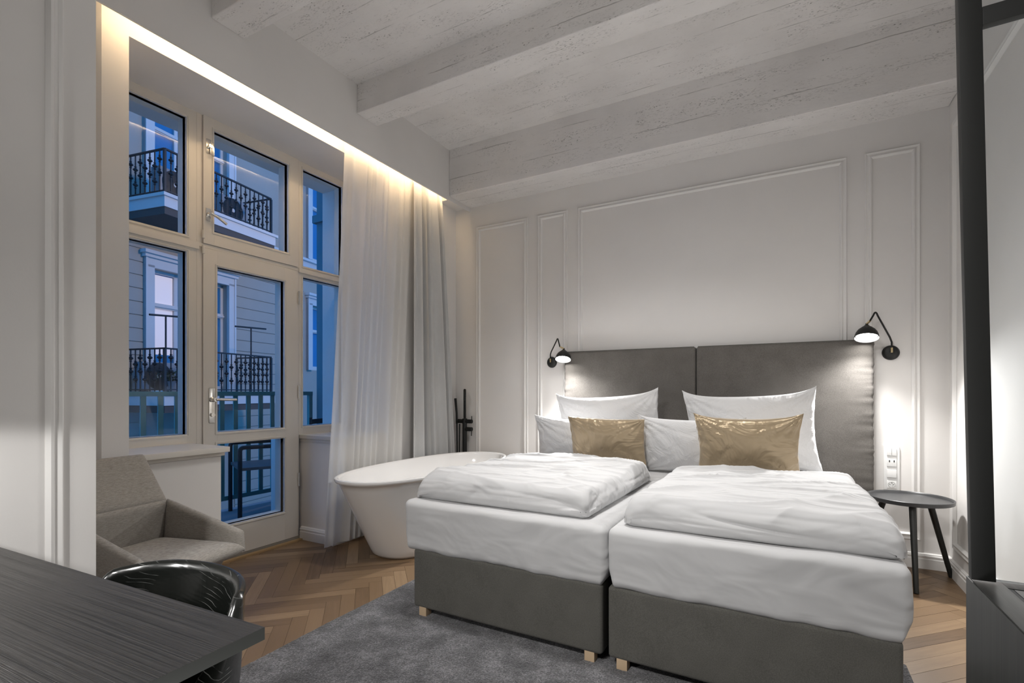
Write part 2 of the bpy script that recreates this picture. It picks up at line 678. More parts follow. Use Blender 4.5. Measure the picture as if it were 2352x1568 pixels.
# bodies made up for the added fill lights, all out of view
tag(MB().box(-1.12, -0.38, 1.93, 2.27, 3.236, ZS, 0.003).build('fill_light_plate', M['plastic']),
    'flat white plate for the added fill light above the bed', 'ceiling light')
tag(MB().box(-1.27, -0.63, -1.62, -0.98, 3.215, ZS, 0.003).build('fill_light_plate', M['plastic']),
    'flat white plate for the added fill light near the entrance', 'ceiling light')
tag(MB().box(-0.42, -0.02, 0.08, 0.48, 0.016, 0.285, 0.01).build('fill_uplight', M['blackmatt']),
    'square black body of the added uplight on the rug beside the desk', 'floor lamp')

# ------------------------------------------------------------------ walls
def frame_ring(mb, toworld, a0, a1, z0, z1, w=0.042):
    """profiled rectangular moulding; toworld(a, z, d) -> point, d = stand-off from the wall"""
    prof = [(0, 0), (0, .011), (.004, .015), (.010, .013), (.014, .010), (.020, .010), (.026, .017), (.033, .019),
            (.038, .012), (.042, .004), (.042, 0)]
    rs = []
    for o, d in prof:
        o = o * w / 0.042
        rs.append([toworld(a0 + o, z0 + o, d), toworld(a1 - o, z0 + o, d), toworld(a1 - o, z1 - o, d),
                   toworld(a0 + o, z1 - o, d)])
    mb.rings(rs)
    return mb


def base_run(name, toworld, a0, a1, parent=None):
    prof = [(0, 0.020), (0.060, 0.020), (0.064, 0.016), (0.070, 0.016), (0.074, 0.019), (0.080, 0.019), (0.084, 0.013),
            (0.090, 0.012), (0.095, 0.004), (0.096, 0.0)]
    mb = MB()
    rs = [[toworld(a0, z, d) for z, d in prof], [toworld(a1, z, d) for z, d in prof]]
    mb.rings(rs, close=False)
    o = mb.build(name, M['mould'], parent)
    return struct(o)


# headboard wall
wb = struct(MB().box(-3.3, XR + 0.25, L, L + 0.25, -0.1, ZS + 0.1).build('wall_back', M['wall'], smooth=None))
for a0, a1 in ((-2.564, -2.019), (-1.920, -1.639), (-1.544, 0.353), (0.451, 0.736)):
    mb = MB()
    frame_ring(mb, lambda a, z, d: (a, L - d, z), a0, a1, 0.172, 2.655)
    mb.build('panel_moulding', M['mould'], wb, smooth=25)
base_run('baseboard_back', lambda a, z, d: (a, L - d, z), XW, XR)
# small plaster fillet where beam, wall and bulkhead meet
struct(MB().box(XW, XB - 0.002, 3.70, L, 2.851, 3.0, 0.004).build('trim_3', M['wall']))

# right wall
wr = struct(MB().box(XR, XR + 0.25, YF, L + 0.25, -0.1, ZS + 0.1).build('wall_right', M['wall'], smooth=None))
for a0, a1 in ((2.1, 3.86), (0.3, 2.0)):
    mb = MB()
    frame_ring(mb, lambda a, z, d: (XR - d, a, z), a0, a1, 0.172, 2.70)
    mb.build('panel_moulding', M['mould'], wr, smooth=25)
base_run('baseboard_right', lambda a, z, d: (XR - d, a, z), YF, L)

# wall behind the camera
struct(MB().box(-3.3, XR + 0.25, YF - 0.25, YF, -0.1, ZS + 0.1).build('wall_front', M['wall'], smooth=None))

# left partition with a panel moulding, and its splayed return to the window wall
mb = MB()
mb.box(-3.3, XP, YF, YP, -0.1, ZS + 0.1)
wl = struct(mb.build('wall_left', M['wall'], smooth=None))
mb = MB()
frame_ring(mb, lambda a, z, d: (XP + d, a, z), -1.2, 0.694, 0.17, 3.02, 0.042)
mb.build('panel_moulding', M['mould'], wl, smooth=25)
base_run('baseboard_left', lambda a, z, d: (XP + d, a, z), YF, YP)

# window wall
mb = MB()
mb.prism([(-3.55, 0.77), (-2.87, 0.77), (-2.87, 1.06), (XW, 1.118), (XW, NY0), (-3.55, NY0)], -0.1, ZS + 0.1)   # pier beside the partition
mb.box(-3.55, XW, NY1, L + 0.2, -0.1, ZS + 0.1)        # pier behind the curtains
mb.box(-3.55, XW, NY0, NY1, 2.833, ZS + 0.1)           # lintel
ww = struct(mb.build('wall_window', M['wall'], smooth=None))
mb = MB()
mb.box(-3.55, -2.85, NY0, 1.708, -0.05, 0.757, 0.003)
mb.box(-3.55, -2.85, 2.522, NY1, -0.05, 0.750, 0.003)
mb.build('parapet', M['wall'], ww)
mb = MB()
mb.box(-3.22, XW + 0.002, NY0 - 0.02, 1.732, 0.757, 0.787, 0.004)
mb.box(-3.22, -2.835, NY0, 1.722, 0.735, 0.757, 0.003)
mb.build('window_sill', M['wpaint'], ww)
mb = MB()
mb.box(-3.22, -2.83, 2.508, NY1, 0.752, 0.780, 0.004)
mb.box(-3.22, -2.84, 2.516, NY1, 0.730, 0.752, 0.003)
mb.build('window_sill', M['wpaint'], ww)
# baseboard on the return of the parapet beside the door and on its front
base_run('baseboard_1', lambda a, z, d: (a, 2.522 - d, z), -3.19, -2.83)
base_run('baseboard_2', lambda a, z, d: (-2.85 + d, a, z), 2.50, NY1)
base_run('baseboard_3', lambda a, z, d: (-2.85 + d, a, z), NY0, 1.708)
base_run('baseboard_4', lambda a, z, d: (XW + d, a, z), NY1, L)

# ------------------------------------------------------------------ windows and balcony door
XO = XG - 0.10   # outer face of the frames
XGL = XG - 0.045


def bead(mb, y0, y1, z0, z1, x=XG, dep=0.018, w=0.014):
    """stepped glazing bead around a pane opening (y0..y1, z0..z1): splays from the frame face back to the glass"""
    rs = []
    for o, d in ((w, 0.0), (w, 0.004), (w * 0.55, 0.004), (w * 0.4, -0.006), (0.0, -dep), (0.0, -0.045)):
        rs.append([(x + d, y0 - o, z0 - o), (x + d, y1 + o, z0 - o), (x + d, y1 + o, z1 + o), (x + d, y0 - o, z1 + o)])
    mb.rings(rs)


def leaf(mb, Y0, Y1, Z0, Z1, panes, x1=XG, x0=XO, bev=0.003):
    """a flat frame member set with rectangular holes for the panes, all panes sharing the same y range"""
    ya, yb = panes[0][0], panes[0][1]
    mb.box(x0, x1, Y0, ya, Z0, Z1, bev)
    mb.box(x0, x1, yb, Y1, Z0, Z1, bev)
    zs = [Z0] + [z for p in sorted(panes, key=lambda p: p[2]) for z in (p[2], p[3])] + [Z1]
    for a, b in zip(zs[0::2], zs[1::2]):
        mb.box(x0, x1, ya - 0.001, yb + 0.001, a, b)
    for p in panes:
        bead(mb, p[0], p[1], p[2], p[3], x1)


def panes_of(parent, panes, x=XGL):
    for p in panes:
        MB().box(x - 0.003, x + 0.001, p[0] - 0.006, p[1] + 0.006, p[2] - 0.006, p[3] + 0.006).build(
            'pane', M['glass'], parent, smooth=None)


# side window next to the partition
w1p = [(1.335, 1.707, 0.842, 1.957), (1.335, 1.707, 2.058, 2.777)]
mb = MB()
leaf(mb, 1.20, 1.765, 0.782, 2.875, w1p)
mb.box(XG - 0.02, XG + 0.012, 1.20, 1.775, 1.985, 2.03, 0.003)
w1 = struct(mb.build('window_1', M['wpaint']))
panes_of(w1, w1p)
# side window behind the sheer curtain
w3p = [(2.543, 2.925, 0.842, 1.968), (2.543, 2.925, 2.052, 2.785)]
mb = MB()
leaf(mb, 2.505, 3.05, 0.778, 2.875, w3p)
mb.box(XG - 0.02, XG + 0.012, 2.50, 3.05, 1.995, 2.03, 0.003)
w3 = struct(mb.build('window_3', M['wpaint']))
panes_of(w3, w3p)
# head, posts and transom between them
mb = MB()
mb.box(XO, XG, 1.765, 1.798, 0.0, 2.875, 0.002)
mb.box(XO, XG, 2.490, 2.505, 0.0, 2.875, 0.002)
mb.box(XO, XG, 1.765, 2.505, 2.838, 2.875, 0.002)
mb.box(XO, XG + 0.004, 1.765, 2.505, 2.006, 2.030, 0.002)
mb.box(XG - 0.02, XG + 0.008, 1.20, 3.05, 2.845, 2.862, 0.002)
mb.box(XG - 0.02, XG + 0.014, 1.20, 3.05, 2.862, 2.885, 0.002)
struct(mb.build('trim_4', M['wpaint']))
# casement above the door
w2p = [(1.868, 2.408, 2.118, 2.762)]
mb = MB()
leaf(mb, 1.800, 2.490, 2.032, 2.837, w2p, x1=XG + 0.012)
w2 = struct(mb.build('window_2', M['wpaint']))
panes_of(w2, w2p)
mb = MB()
mb.box(XG + 0.012, XG + 0.016, 1.815, 1.845, 2.60, 2.69, 0.001)
mb.lathe([(0.011, 0), (0.011, 0.02)], (XG + 0.016, 1.832, 2.645), (1, 0, 0), 16, cap1=True)
mb.box(XG + 0.030, XG + 0.040, 1.838, 1.852, 2.585, 2.665, 0.003)
mb.build('window_latch', M['chrome'], w2)
mb = MB()
mb.box(XG + 0.012, XG + 0.018, 1.812, 1.842, 2.175, 2.255, 0.002)
mb.lathe([(0.012, 0), (0.012, 0.03)], (XG + 0.018, 1.828, 2.218), (1, 0, 0), 16, cap1=True)
mb.tube([(XG + 0.045, 1.828, 2.218), (XG + 0.048, 1.87, 2.205), (XG + 0.048, 1.925, 2.178)], [0.007, 0.0085, 0.0085], 12)
mb.build('window_handle', M['chrome'], w2)
for z in (2.08, 1.985):
    MB().lathe([(0.008, 0), (0.008, 0.05)], (XG + 0.016, 1.797, z - 0.02), (0, 0, 1), 10, True, True).build(
        'hinge', M['wpaint'], w2)
# balcony door
d1p = [(1.889, 2.377, 0.232, 0.766), (1.889, 2.377, 0.842, 1.901)]
mb = MB()
leaf(mb, 1.800, 2.490, 0.028, 2.004, d1p, x1=XG + 0.010)
d1 = struct(mb.build('door_1', M['wpaint']))
panes_of(d1, d1p)
mb = MB()
mb.box(XG + 0.010, XG + 0.016, 1.833, 1.868, 0.905, 1.125, 0.004)
mb.lathe([(0.016, 0), (0.016, 0.012), (0.012, 0.016), (0.012, 0.045)], (XG + 0.016, 1.851, 1.052), (1, 0, 0), 20, cap1=True)
mb.tube([(XG + 0.058, 1.851, 1.052), (XG + 0.062, 1.88, 1.053), (XG + 0.062, 1.98, 1.050)], [0.009, 0.0095, 0.0095], 14)
mb.lathe([(0.012, 0), (0.012, 0.014)], (XG + 0.016, 1.851, 0.955), (1, 0, 0), 16, cap1=True)
mb.build('door_handle', M['chrome'], d1)
for z in (1.75, 1.05, 0.40):
    MB().lathe([(0.007, 0), (0.007, 0.10)], (XG + 0.016, 2.492, z), (0, 0, 1), 10, True, True).build('hinge', M['chrome'], d1)
# threshold
mb = MB()
mb.box(-3.33, XG + 0.012, 1.70, 2.54, -0.02, 0.026, 0.002)
struct(mb.build('trim_5', paint('worn_threshold', (0.24, 0.22, 0.19), 0.9, 0.3)))
struct(MB().box(XG + 0.012, XG + 0.045, 1.70, 2.52, -0.02, 0.010, 0.002).build(
    'trim_6', simple('oak_threshold', (0.36, 0.24, 0.12), 0.5)))

# ------------------------------------------------------------------ curtains
def curtain(name, mat, y_top, y_bot, z_top, z_bot, x0, amp, folds, seed, nu=260, nv=46, flare=0.0, parent=None, xb=0.0,
            gather=0.0, h2=0.22):
    rnd = random.Random(seed)
    ph = [rnd.uniform(0, 2 * PI) for _ in range(4)]
    mb = MB()
    rows = []
    for j in range(nv + 1):
        v = j / nv
        row = []
        for i in range(nu + 1):
            s = i / nu
            ya = y_top[0] + (y_bot[0] - y_top[0]) * v ** 1.15
            yb_ = y_top[1] + (y_bot[1] - y_top[1]) * v ** 0.9
            w = s + 0.035 * math.sin(2 * PI * 1.7 * s + ph[0]) + 0.015 * math.sin(2 * PI * 4.1 * s + ph[1] + v)
            a = 2 * PI * folds * w + 0.5 * math.sin(ph[2] + 2.2 * v + 5 * s)
            am = amp * (0.75 + 0.45 * math.sin(2 * PI * 2.3 * s + ph[3])) * (0.8 + 0.45 * v)
            dx = am * (math.sin(a) + h2 * math.sin(2 * a + 1.0))
            yy = ya + (yb_ - ya) * s + 0.35 * am * math.cos(a) * 0.7
            pin = math.exp(-v * 18) * gather
            dx *= (1 - pin)
            z = z_top + (z_bot - z_top) * v
            if v == 1:
                z += 0.004 * math.sin(a)
            row.append((x0 + xb * v + flare * v * v * (1 - s) + dx, yy, z))
        rows.append(row)
    mb.rings(rows, close=False)
    return mb.build(name, mat, parent, smooth=None if False else 80)


sheer = curtain('sheer_curtain', M['sheer'], (2.545, 3.30), (2.365, 3.13), 2.93, 0.03, -2.765, 0.017, 10.0, 3, flare=-0.01, h2=0.06)
# hem along the free edge
tag(sheer, 'long white see-through curtain hanging in front of the balcony window', 'curtain')
grey = curtain('curtain', M['curtaingrey'], (3.27, 3.66), (3.225, 3.88), 2.90, 0.02, -2.744, 0.031, 6.0, 11, nu=300,
               xb=0.01, gather=0.5)
tag(grey, 'heavy grey curtain gathered in the corner beside the sheer one', 'curtain')

# ------------------------------------------------------------------ bathtub and tap
def make_tub():
    cx, cy, H = -2.335, 3.01, 0.56
    a_, b_ = 0.855, 0.365
    n = 96

    def ring(sa, sb, z, p=2.35):
        out = []
        for k in range(n):
            t = 2 * PI * k / n
            c, s = math.cos(t), math.sin(t)
            out.append((cx + sb * math.copysign(abs(c) ** (2 / p), c), cy + sa * math.copysign(abs(s) ** (2 / p), s), z))
        return out
    root = empty('bathtub', (0, 0, 0), label='white freestanding oval bathtub standing between the curtains and the bed',
                 cat='bathtub')
    mb = MB()
    rs = [ring(0.50, 0.245, 0.0), ring(0.528, 0.262, 0.003), ring(0.548, 0.275, 0.022)]
    for k in range(1, 15):
        t = k / 14
        rs.append(ring(0.548 + (a_ - 0.025 - 0.548) * t ** 1.0, 0.275 + (b_ - 0.020 - 0.275) * t, 0.022 + (H - 0.055) * t))
    rs += [ring(a_ - 0.006, b_ - 0.006, H - 0.026), ring(a_, b_, H - 0.014), ring(a_ - 0.002, b_ - 0.002, H - 0.004),
           ring(a_ - 0.012, b_ - 0.012, H), ring(a_ - 0.024, b_ - 0.024, H - 0.004),
           ring(a_ - 0.032, b_ - 0.032, H - 0.016), ring(a_ - 0.04, b_ - 0.040, H - 0.05)]
    for k in range(1, 11):
        t = k / 10
        rs.append(ring(a_ - 0.045 - 0.27 * t - 0.06 * t ** 6, b_ - 0.045 - 0.09 * t - 0.03 * t ** 6, H - 0.05 - 0.40 * t))
    rs.append(ring(0.40, 0.17, H - 0.460))
    mb.rings(rs, cap0=True, cap1=True)
    mb.build('basin', M['porcelain'], root, smooth=50)
    MB().lathe([(0.0, 0.004), (0.026, 0.004), (0.028, 0.0)], (cx, cy, H - 0.460), (0, 0, 1), 24).build('drain', M['chrome'], root)
    return root


make_tub()


def make_faucet():
    x, y = -2.655, 3.905
    root = empty('bath_tap', (x, y, 0), label='black free-standing bath tap with hand shower behind the far end of the bathtub',
                 cat='tap')
    mb = MB()
    mb.lathe([(0.05, 0), (0.05, 0.012), (0.03, 0.016)], (0, 0, 0), (0, 0, 1), 28, cap0=True, cap1=True)
    mb.tube([(0, 0, 0.01), (0, 0, 0.83)], 0.021, 20)
    mb.build('column', M['blackmetal'], root)
    mb = MB()
    pts = [(0, 0, 0.83), (0, 0, 1.06)]
    for k in range(1, 9):
        a = PI * k / 9
        pts.append((0.031 * (1 - math.cos(a)), -0.0455 * (1 - math.cos(a)), 1.06 + 0.058 * math.sin(a)))
    pts.append((0.062, -0.092, 1.025))
    mb.tube(pts, 0.0125, 16)
    mb.build('spout', M['blackmetal'], root)
    mb = MB()
    mb.tube([(-0.088, 0, 0.825), (0.080, 0, 0.825)], 0.019, 20)
    mb.tube([(0.0, 0, 0.752), (0.080, 0, 0.752)], 0.019, 20)
    mb.tube([(0, 0, 0.80), (0, 0, 0.85)], 0.023, 20)
    mb.build('mixer_body', M['blackmetal'], root)
    mb = MB()
    mb.tube([(0.078, 0, 0.825), (0.078, 0, 0.875)], 0.0045, 10)
    mb.build('lever', M['blackmetal'], root)
    mb = MB()
    mb.tube([(0.078, 0, 0.752), (0.075, 0, 0.690)], 0.0045, 10)
    mb.build('lever', M['blackmetal'], root)
    mb = MB()
    mb.tube([(-0.083, -0.01, 0.80), (-0.086, -0.01, 0.90), (-0.100, -0.01, 1.04)], [0.011, 0.010, 0.0125], 14)
    mb.build('hand_shower', M['blackmetal'], root)
    mb = MB()
    mb.tube([(-0.083, -0.01, 0.80), (-0.078, -0.012, 0.5), (-0.085, -0.012, 0.12), (-0.072, -0.012, 0.02), (-0.060, -0.012, 0.10),
             (-0.054, -0.012, 0.45), (-0.058, 0, 0.80)], 0.007, 10)
    mb.build('hose', M['blackmetal'], root)


make_faucet()

# ------------------------------------------------------------------ bed
HBX0, HBXM, HBX1 = -1.632, -0.583, 0.489
HBY = 3.870


def make_headboard():
    root = empty('headboard', (0, 0, 0), label='wide charcoal upholstered headboard in two panels fixed to the wall behind the bed',
                 cat='headboard')

    def d(p, n):
        k = 0.0
        # gathered cloth at the outer vertical edges
        e = min(abs(p.x - HBX0), abs(p.x - HBX1))
        k += 0.006 * math.exp(-e / 0.05) * noise.noise(Vector((p.x * 6, 1.0, p.z * 38)))
        k += 0.004 * fbm(p, 2.5)
        return n * k
    for x0, x1, zt in ((HBX0, HBXM - 0.001, 1.437), (HBXM + 0.001, HBX1, 1.437)):
        mb = MB()
        mb.rbox(((x0 + x1) / 2, (HBY + L) / 2, (0.10 + zt) / 2), (x1 - x0, L - HBY - 0.004, zt - 0.10), 0.022, (50, 3, 110), d)
        p = mb.build('panel', M['greyfab'], root, smooth=80)
        mb = MB()
        mb.tube([(x0 + 0.012, HBY + 0.012, zt - 0.004), (x1 - 0.012, HBY + 0.012, zt - 0.004)], 0.0045, 8)
        mb.build('piping', M['basefab'], p)


make_headboard()


def make_bed(x0, x1, label, mx0, mx1, seed):
    y0, y1 = 1.905, HBY - 0.006
    root = empty('box_spring_bed', ((x0 + x1) / 2, (y0 + y1) / 2, 0), label=label, cat='bed',
                 group='two single beds pushed together')
    ox, oy = (x0 + x1) / 2, (y0 + y1) / 2

    def d(p, n):
        return n * 0.003 * fbm(p, 3)
    mb = MB()
    mb.rbox((0, 0, (0.052 + 0.335) / 2), (x1 - x0, y1 - y0, 0.335 - 0.052), 0.016, (30, 30, 8), d)
    mb.build('base', M['basefab'], root, smooth=60)
    w, l = (x1 - x0) / 2, (y1 - y0) / 2
    for sx, sy in ((-1, -1), (1, -1), (-1, 1), (1, 1)):
        cx, cy = sx * (w - 0.055), sy * (l - 0.026)
        MB().box(cx - 0.021, cx + 0.021, cy - 0.021, cy + 0.021, 0.013, 0.062, 0.002).build('foot', M['lightwood'], root)
    off = seed * 13.7

    def dm(p, n):
        q = Vector((p.x + off, p.y, p.z))
        k = 0.004 * fbm(q, 2.4)
        fold = noise.noise(Vector(((p.x + off) * 3.0, p.y * 3.0, p.z * 9)))
        k += 0.004 * fold
        # long slanting tension creases on the front
        if p.y < -l + 0.08:
            k += 0.006 * noise.noise(Vector(((p.x + off) * 5 + p.z * 7, 0.3, p.z * 2)))
        if p.z < 0.36:
            k += 0.006 * noise.noise(Vector(((p.x + off) * 14, p.y * 14, 0)))
        v = n * k
        # mattress is a little narrower at the bottom hem
        if p.z < 0.40:
            v.x -= n.x * 0.022 * (0.40 - p.z) / 0.07
        return v
    mb = MB()
    mb.rbox(((mx0 + mx1) / 2 - ox, -0.008, (0.328 + 0.568) / 2), (mx1 - mx0, y1 - y0 + 0.004, 0.568 - 0.328), 0.030, (110, 90, 20), dm)
    mb.build('mattress', M['linen'], root, smooth=80)
    return root


make_bed(-1.600, -0.640, 'single bed on a charcoal box base, the one nearer the bathtub', -1.652, -0.619, 1)
make_bed(-0.617, 0.315, 'single bed on a charcoal box base, the one nearer the side table', -0.617, 0.338, 2)


def make_duvet(name, quad, z0, H, label, seed):
    """quad: footprint corners front-near-window, front-other, back-other, back-near-window"""
    P = [Vector((x, y, 0)) for x, y in quad]
    off = seed * 31.7
    mb = MB()

    def d(p, n):
        # p in the unit footprint: x, y within -0.5..0.5 times (w, l)
        u, v = p.x / (W_ / 2), p.y / (L_ / 2)
        q = Vector((p.x + off, p.y, 0))
        e = max(0.0, (1 - abs(u) ** 4) * (1 - abs(v) ** 4))
        out = Vector((0, 0, 0))
        t = max(0.0, n.z)
        k = 0.012 * e * t
        k += t * 0.020 * noise.noise(Vector((q.x * 1.2 + 0.6 * noise.noise(q * 1.1), q.y * 3.4, off)))
        rid = 1 - abs(noise.noise(Vector((q.x * 1.7 + q.y * 0.9, q.y * 5.2 - q.x * 1.6, 3.3 + off))))
        k += t * 0.013 * rid ** 9
        rid2 = 1 - abs(noise.noise(Vector((q.x * 3.2 - q.y * 1.8, q.y * 7.0, 8.3 + off))))
        k += t * 0.007 * rid2 ** 9
        # side faces: bulges and a few long creases
        s_ = 1 - abs(n.z)
        k += s_ * 0.018 * noise.noise(Vector((q.x * 2.2, q.y * 2.2, p.z * 4 + off)))
        rid3 = 1 - abs(noise.noise(Vector((q.x * 1.6 + p.z * 10, q.y * 1.6, p.z * 16 + off))))
        k -= s_ * 0.010 * rid3 ** 7
        out += n * k
        # corners flatten and pull out to a soft point
        c = (abs(u) ** 10) * (abs(v) ** 10)
        out.z -= c * 0.045 * (p.z > z0 + H * 0.3)
        # the upper edge at the front rolls back a little
        if v < 0:
            out.y += 0.030 * (abs(v) ** 6) * max(0.0, (p.z - z0) / H) ** 1.5
        out.x -= math.copysign(0.022, u) * (abs(u) ** 6) * max(0.0, (p.z - z0) / H) ** 1.5
        return out

    W_, L_ = 0.95, 1.15

    def warp(p):
        s_, t = p.x / W_ + 0.5, p.y / L_ + 0.5
        g = P[0] * (1 - s_) * (1 - t) + P[1] * s_ * (1 - t) + P[2] * s_ * t + P[3] * (1 - s_) * t
        return Vector((g.x, g.y, max(p.z, z0 - 0.003)))
    mb.rbox((0, 0, z0 + H / 2), (W_, L_, H), 0.050, (120, 130, 8), d, 7, warp)
    return tag(mb.build(name, M['linen'], None, smooth=80), label, 'duvet', 'folded white duvets on the bed')


make_duvet('duvet', [(-1.640, 1.945), (-0.705, 1.945), (-0.690, 3.02), (-1.60, 3.16)], 0.566, 0.112,
           'puffy white duvet spread over the bed next to the bathtub', 1)
make_duvet('duvet', [(-0.580, 1.935), (0.345, 1.935), (0.300, 3.10), (-0.545, 2.90)], 0.566, 0.112,
           'puffy white duvet spread over the bed next to the side table', 2)


def make_pillow(name, mat, w, h, t, loc, lean, yaw, roll, label, cat, group, seed, pinch=0.07, corner=0.0, skew=(0, 0)):
    """a pillow standing on its lower edge at loc, leaning back by lean degrees"""
    n, m_ = 56, 44
    rx = Matrix.Rotation(R(-lean), 4, 'X')
    ry = Matrix.Rotation(R(roll), 4, 'Y')
    rzm = Matrix.Rotation(R(yaw), 4, 'Z')
    T = rzm @ rx @ ry
    off = seed * 17.3
    mb = MB()
    for side in (1, -1):
        rows = []
        for j in range(m_ + 1):
            v = math.sin((j / m_ * 2 - 1) * PI / 2)
            row = []
            for i in range(n + 1):
                u = math.sin((i / n * 2 - 1) * PI / 2)
                e = max((1 - u * u) * (1 - v * v), 0.0)
                th = t / 2 * (e ** 0.42)
                x = w / 2 * u * (1 - pinch * (1 - v * v) * abs(u) ** 1.5)
                z = h / 2 * v * (1 - pinch * 1.25 * (1 - u * u) * abs(v) ** 1.5)
                # lifted corners
                z += corner * max(v, 0) ** 2 * (abs(u) ** 6)
                x += skew[0] * v * 0.5
                q = Vector((x + off, side * 0.3, z))
                # creases fanning out of the corners and along the side seams
                r1 = math.hypot(abs(u) - 1, abs(v) - 1)
                ang = math.atan2(1 - abs(v) + 1e-4, 1 - abs(u) + 1e-4)
                cr = 0.012 * math.sin(ang * 17 + seed + 3 * fbm(q, 3)) * math.exp(-r1 * 2.6) * (e ** 0.3) * 1.6
                sm = 0.0045 * math.sin(z * 85 + 4 * fbm(q, 4)) * math.exp(-(1 - abs(u)) * 7)
                ws = 0.008 * fbm(q, 5.5) * (e ** 0.25) + 0.010 * fbm(q, 2.2) * (e ** 0.3)
                y = -side * (th + max(cr * side, -th * 0.6) + ws) if 0 < i < n and 0 < j < m_ else 0.0
                if i in (0, n):
                    x += 0.006 * noise.noise(Vector((off, z * 28, 1.0)))
                if 0 < i < n and 0 < j < m_:
                    y += -side * sm
                row.append(T @ Vector((x, y, z + h / 2)))
            rows.append(row if side == 1 else row[::-1])
        mb.rings(rows, close=False)
    bmesh.ops.remove_doubles(mb.bm, verts=mb.bm.verts, dist=0.0003)
    zs = min(v.co.z for v in mb.bm.verts)
    o = mb.build(name, mat, None, smooth=80)
    o.location = (loc[0], loc[1], loc[2] - zs)
    return tag(o, label, cat, group)


ZM = 0.570
gp = 'white pillows along the headboard'
make_pillow('pillow', M['pillow'], 0.80, 0.50, 0.17, (-1.165, 3.715, ZM - 0.004), -10, 0, -3.5,
            'large white pillow leaning on the headboard behind the gold cushion nearer the bathtub', 'pillow', gp, 1, corner=0.03)
make_pillow('pillow', M['pillow'], 0.80, 0.52, 0.17, (-0.205, 3.705, ZM - 0.004), -10, 0, -2.0,
            'large white pillow leaning on the headboard behind the gold cushion nearer the side table', 'pillow', gp, 2,
            corner=0.035, skew=(-0.02, 0))
make_pillow('pillow', M['pillow'], 0.72, 0.345, 0.16, (-1.325, 3.515, ZM - 0.004), -17, 2, 1.5,
            'low white pillow at the window end of the row, overhanging the bed', 'pillow', gp, 3, corner=0.015)
make_pillow('pillow', M['pillow'], 0.66, 0.375, 0.15, (-0.545, 3.405, ZM - 0.004), -14, 2, 0.5,
            'low white pillow between the two gold cushions', 'pillow', gp, 4, corner=0.02)
gg = 'gold satin cushions'
make_pillow('cushion', M['gold'], 0.53, 0.37, 0.11, (-1.065, 3.32, ZM - 0.002), -15, -1, 0.6,
            'gold satin cushion in front of the white pillows nearer the bathtub', 'cushion', gg, 5, pinch=0.05)
make_pillow('cushion', M['gold'], 0.56, 0.41, 0.13, (-0.195, 3.19, ZM - 0.002), -15, 3, -0.8,
            'gold satin cushion with bright folds, nearer the side table', 'cushion', gg, 6, pinch=0.09, corner=0.015)

# ------------------------------------------------------------------ wall reading lamps
def make_lamp(px, pz, shade_c, apex, neck, axis, label, power):
    root = empty('reading_lamp', (px, L, pz), label=label, cat='wall lamp', group='black reading lamps beside the headboard')
    o = Vector((px, L, pz))
    g = lambda p: Vector(p) - o
    mb = MB()
    mb.lathe([(0.0, 0.024), (0.030, 0.022), (0.042, 0.014), (0.047, 0.004), (0.047, 0.0)], (0, 0, 0), (0, -1, 0), 40)
    mb.tube([(0, -0.018, 0.01), (0, -0.035, 0.014)], 0.008, 14)
    mb.build('wall_plate', M['blackmatt'], root)
    tag(MB().tube([(0, -0.036, -0.002), (0, -0.036, 0.03)], 0.0065, 14).build('brass_joint', M['brass'], root), 'brass joint')
    # arm: from the plate up and out to the apex, then down to the neck of the shade
    a = Vector((0, -0.036, 0.03))
    b = g(apex)
    c = g(neck)
    p1 = a + Vector((0, 0, 0.035))
    pts = [a, p1 * 0.6 + a * 0.4, p1, p1.lerp(b, 0.12) + Vector((0, 0, 0.008))]
    e1 = b + (p1 - b).normalized() * 0.030 + Vector((0, 0, -0.0))
    d1_ = (c - b).normalized()
    e2 = b + d1_ * 0.030
    pts.append(e1)
    for k in range(1, 8):
        t = k / 8
        pts.append(e1 * (1 - t) ** 2 + (b + Vector((0, 0, 0.012))) * 2 * t * (1 - t) + e2 * t * t)
    pts.append(e2)
    pts.append(c)
    MB().tube(pts, 0.0052, 12).build('arm', M['blackmetal'], root)
    ax = Vector(axis).normalized()     # direction the lamp shines
    s0 = g(shade_c)                    # centre of the opening
    hgt = 0.100
    topp = s0 - ax * hgt
    tag(MB().tube([c, topp], 0.0065, 14).build('brass_collar', M['brass'], root), 'brass collar')
    prof = [(0.006, -hgt - 0.004), (0.0075, -hgt + 0.004), (0.014, -0.085), (0.031, -0.070), (0.047, -0.054), (0.0565, -0.038),
            (0.062, -0.022), (0.065, -0.006), (0.0655, 0.0), (0.0638, 0.0), (0.063, -0.008), (0.0555, -0.036),
            (0.045, -0.052), (0.029, -0.067), (0.0, -0.078)]
    MB().lathe(prof, s0, ax, 40).build('lamp_shade', M['blackmetal'], root, smooth=60)
    MB().lathe([(0.0, -0.004), (0.030, -0.005), (0.052, -0.010), (0.056, -0.016)], s0, ax, 32).build('bulb', M['bulb'], root)
    l = bpy.data.lights.new('reading_light', 'SPOT')
    l.energy = power
    l.spot_size = R(142)
    l.spot_blend = 0.85
    l.shadow_soft_size = 0.035
    l.color = (1.0, 0.985, 0.965)
    lo = bpy.data.objects.new('reading_light', l)
    col.objects.link(lo)
    lo.parent = root
    lo.location = s0 + ax * 0.004
    lo.rotation_euler = (ax + Vector((ax.x * 1.2, -0.16, 0.0))).to_track_quat('-Z', 'Y').to_euler()
    return root


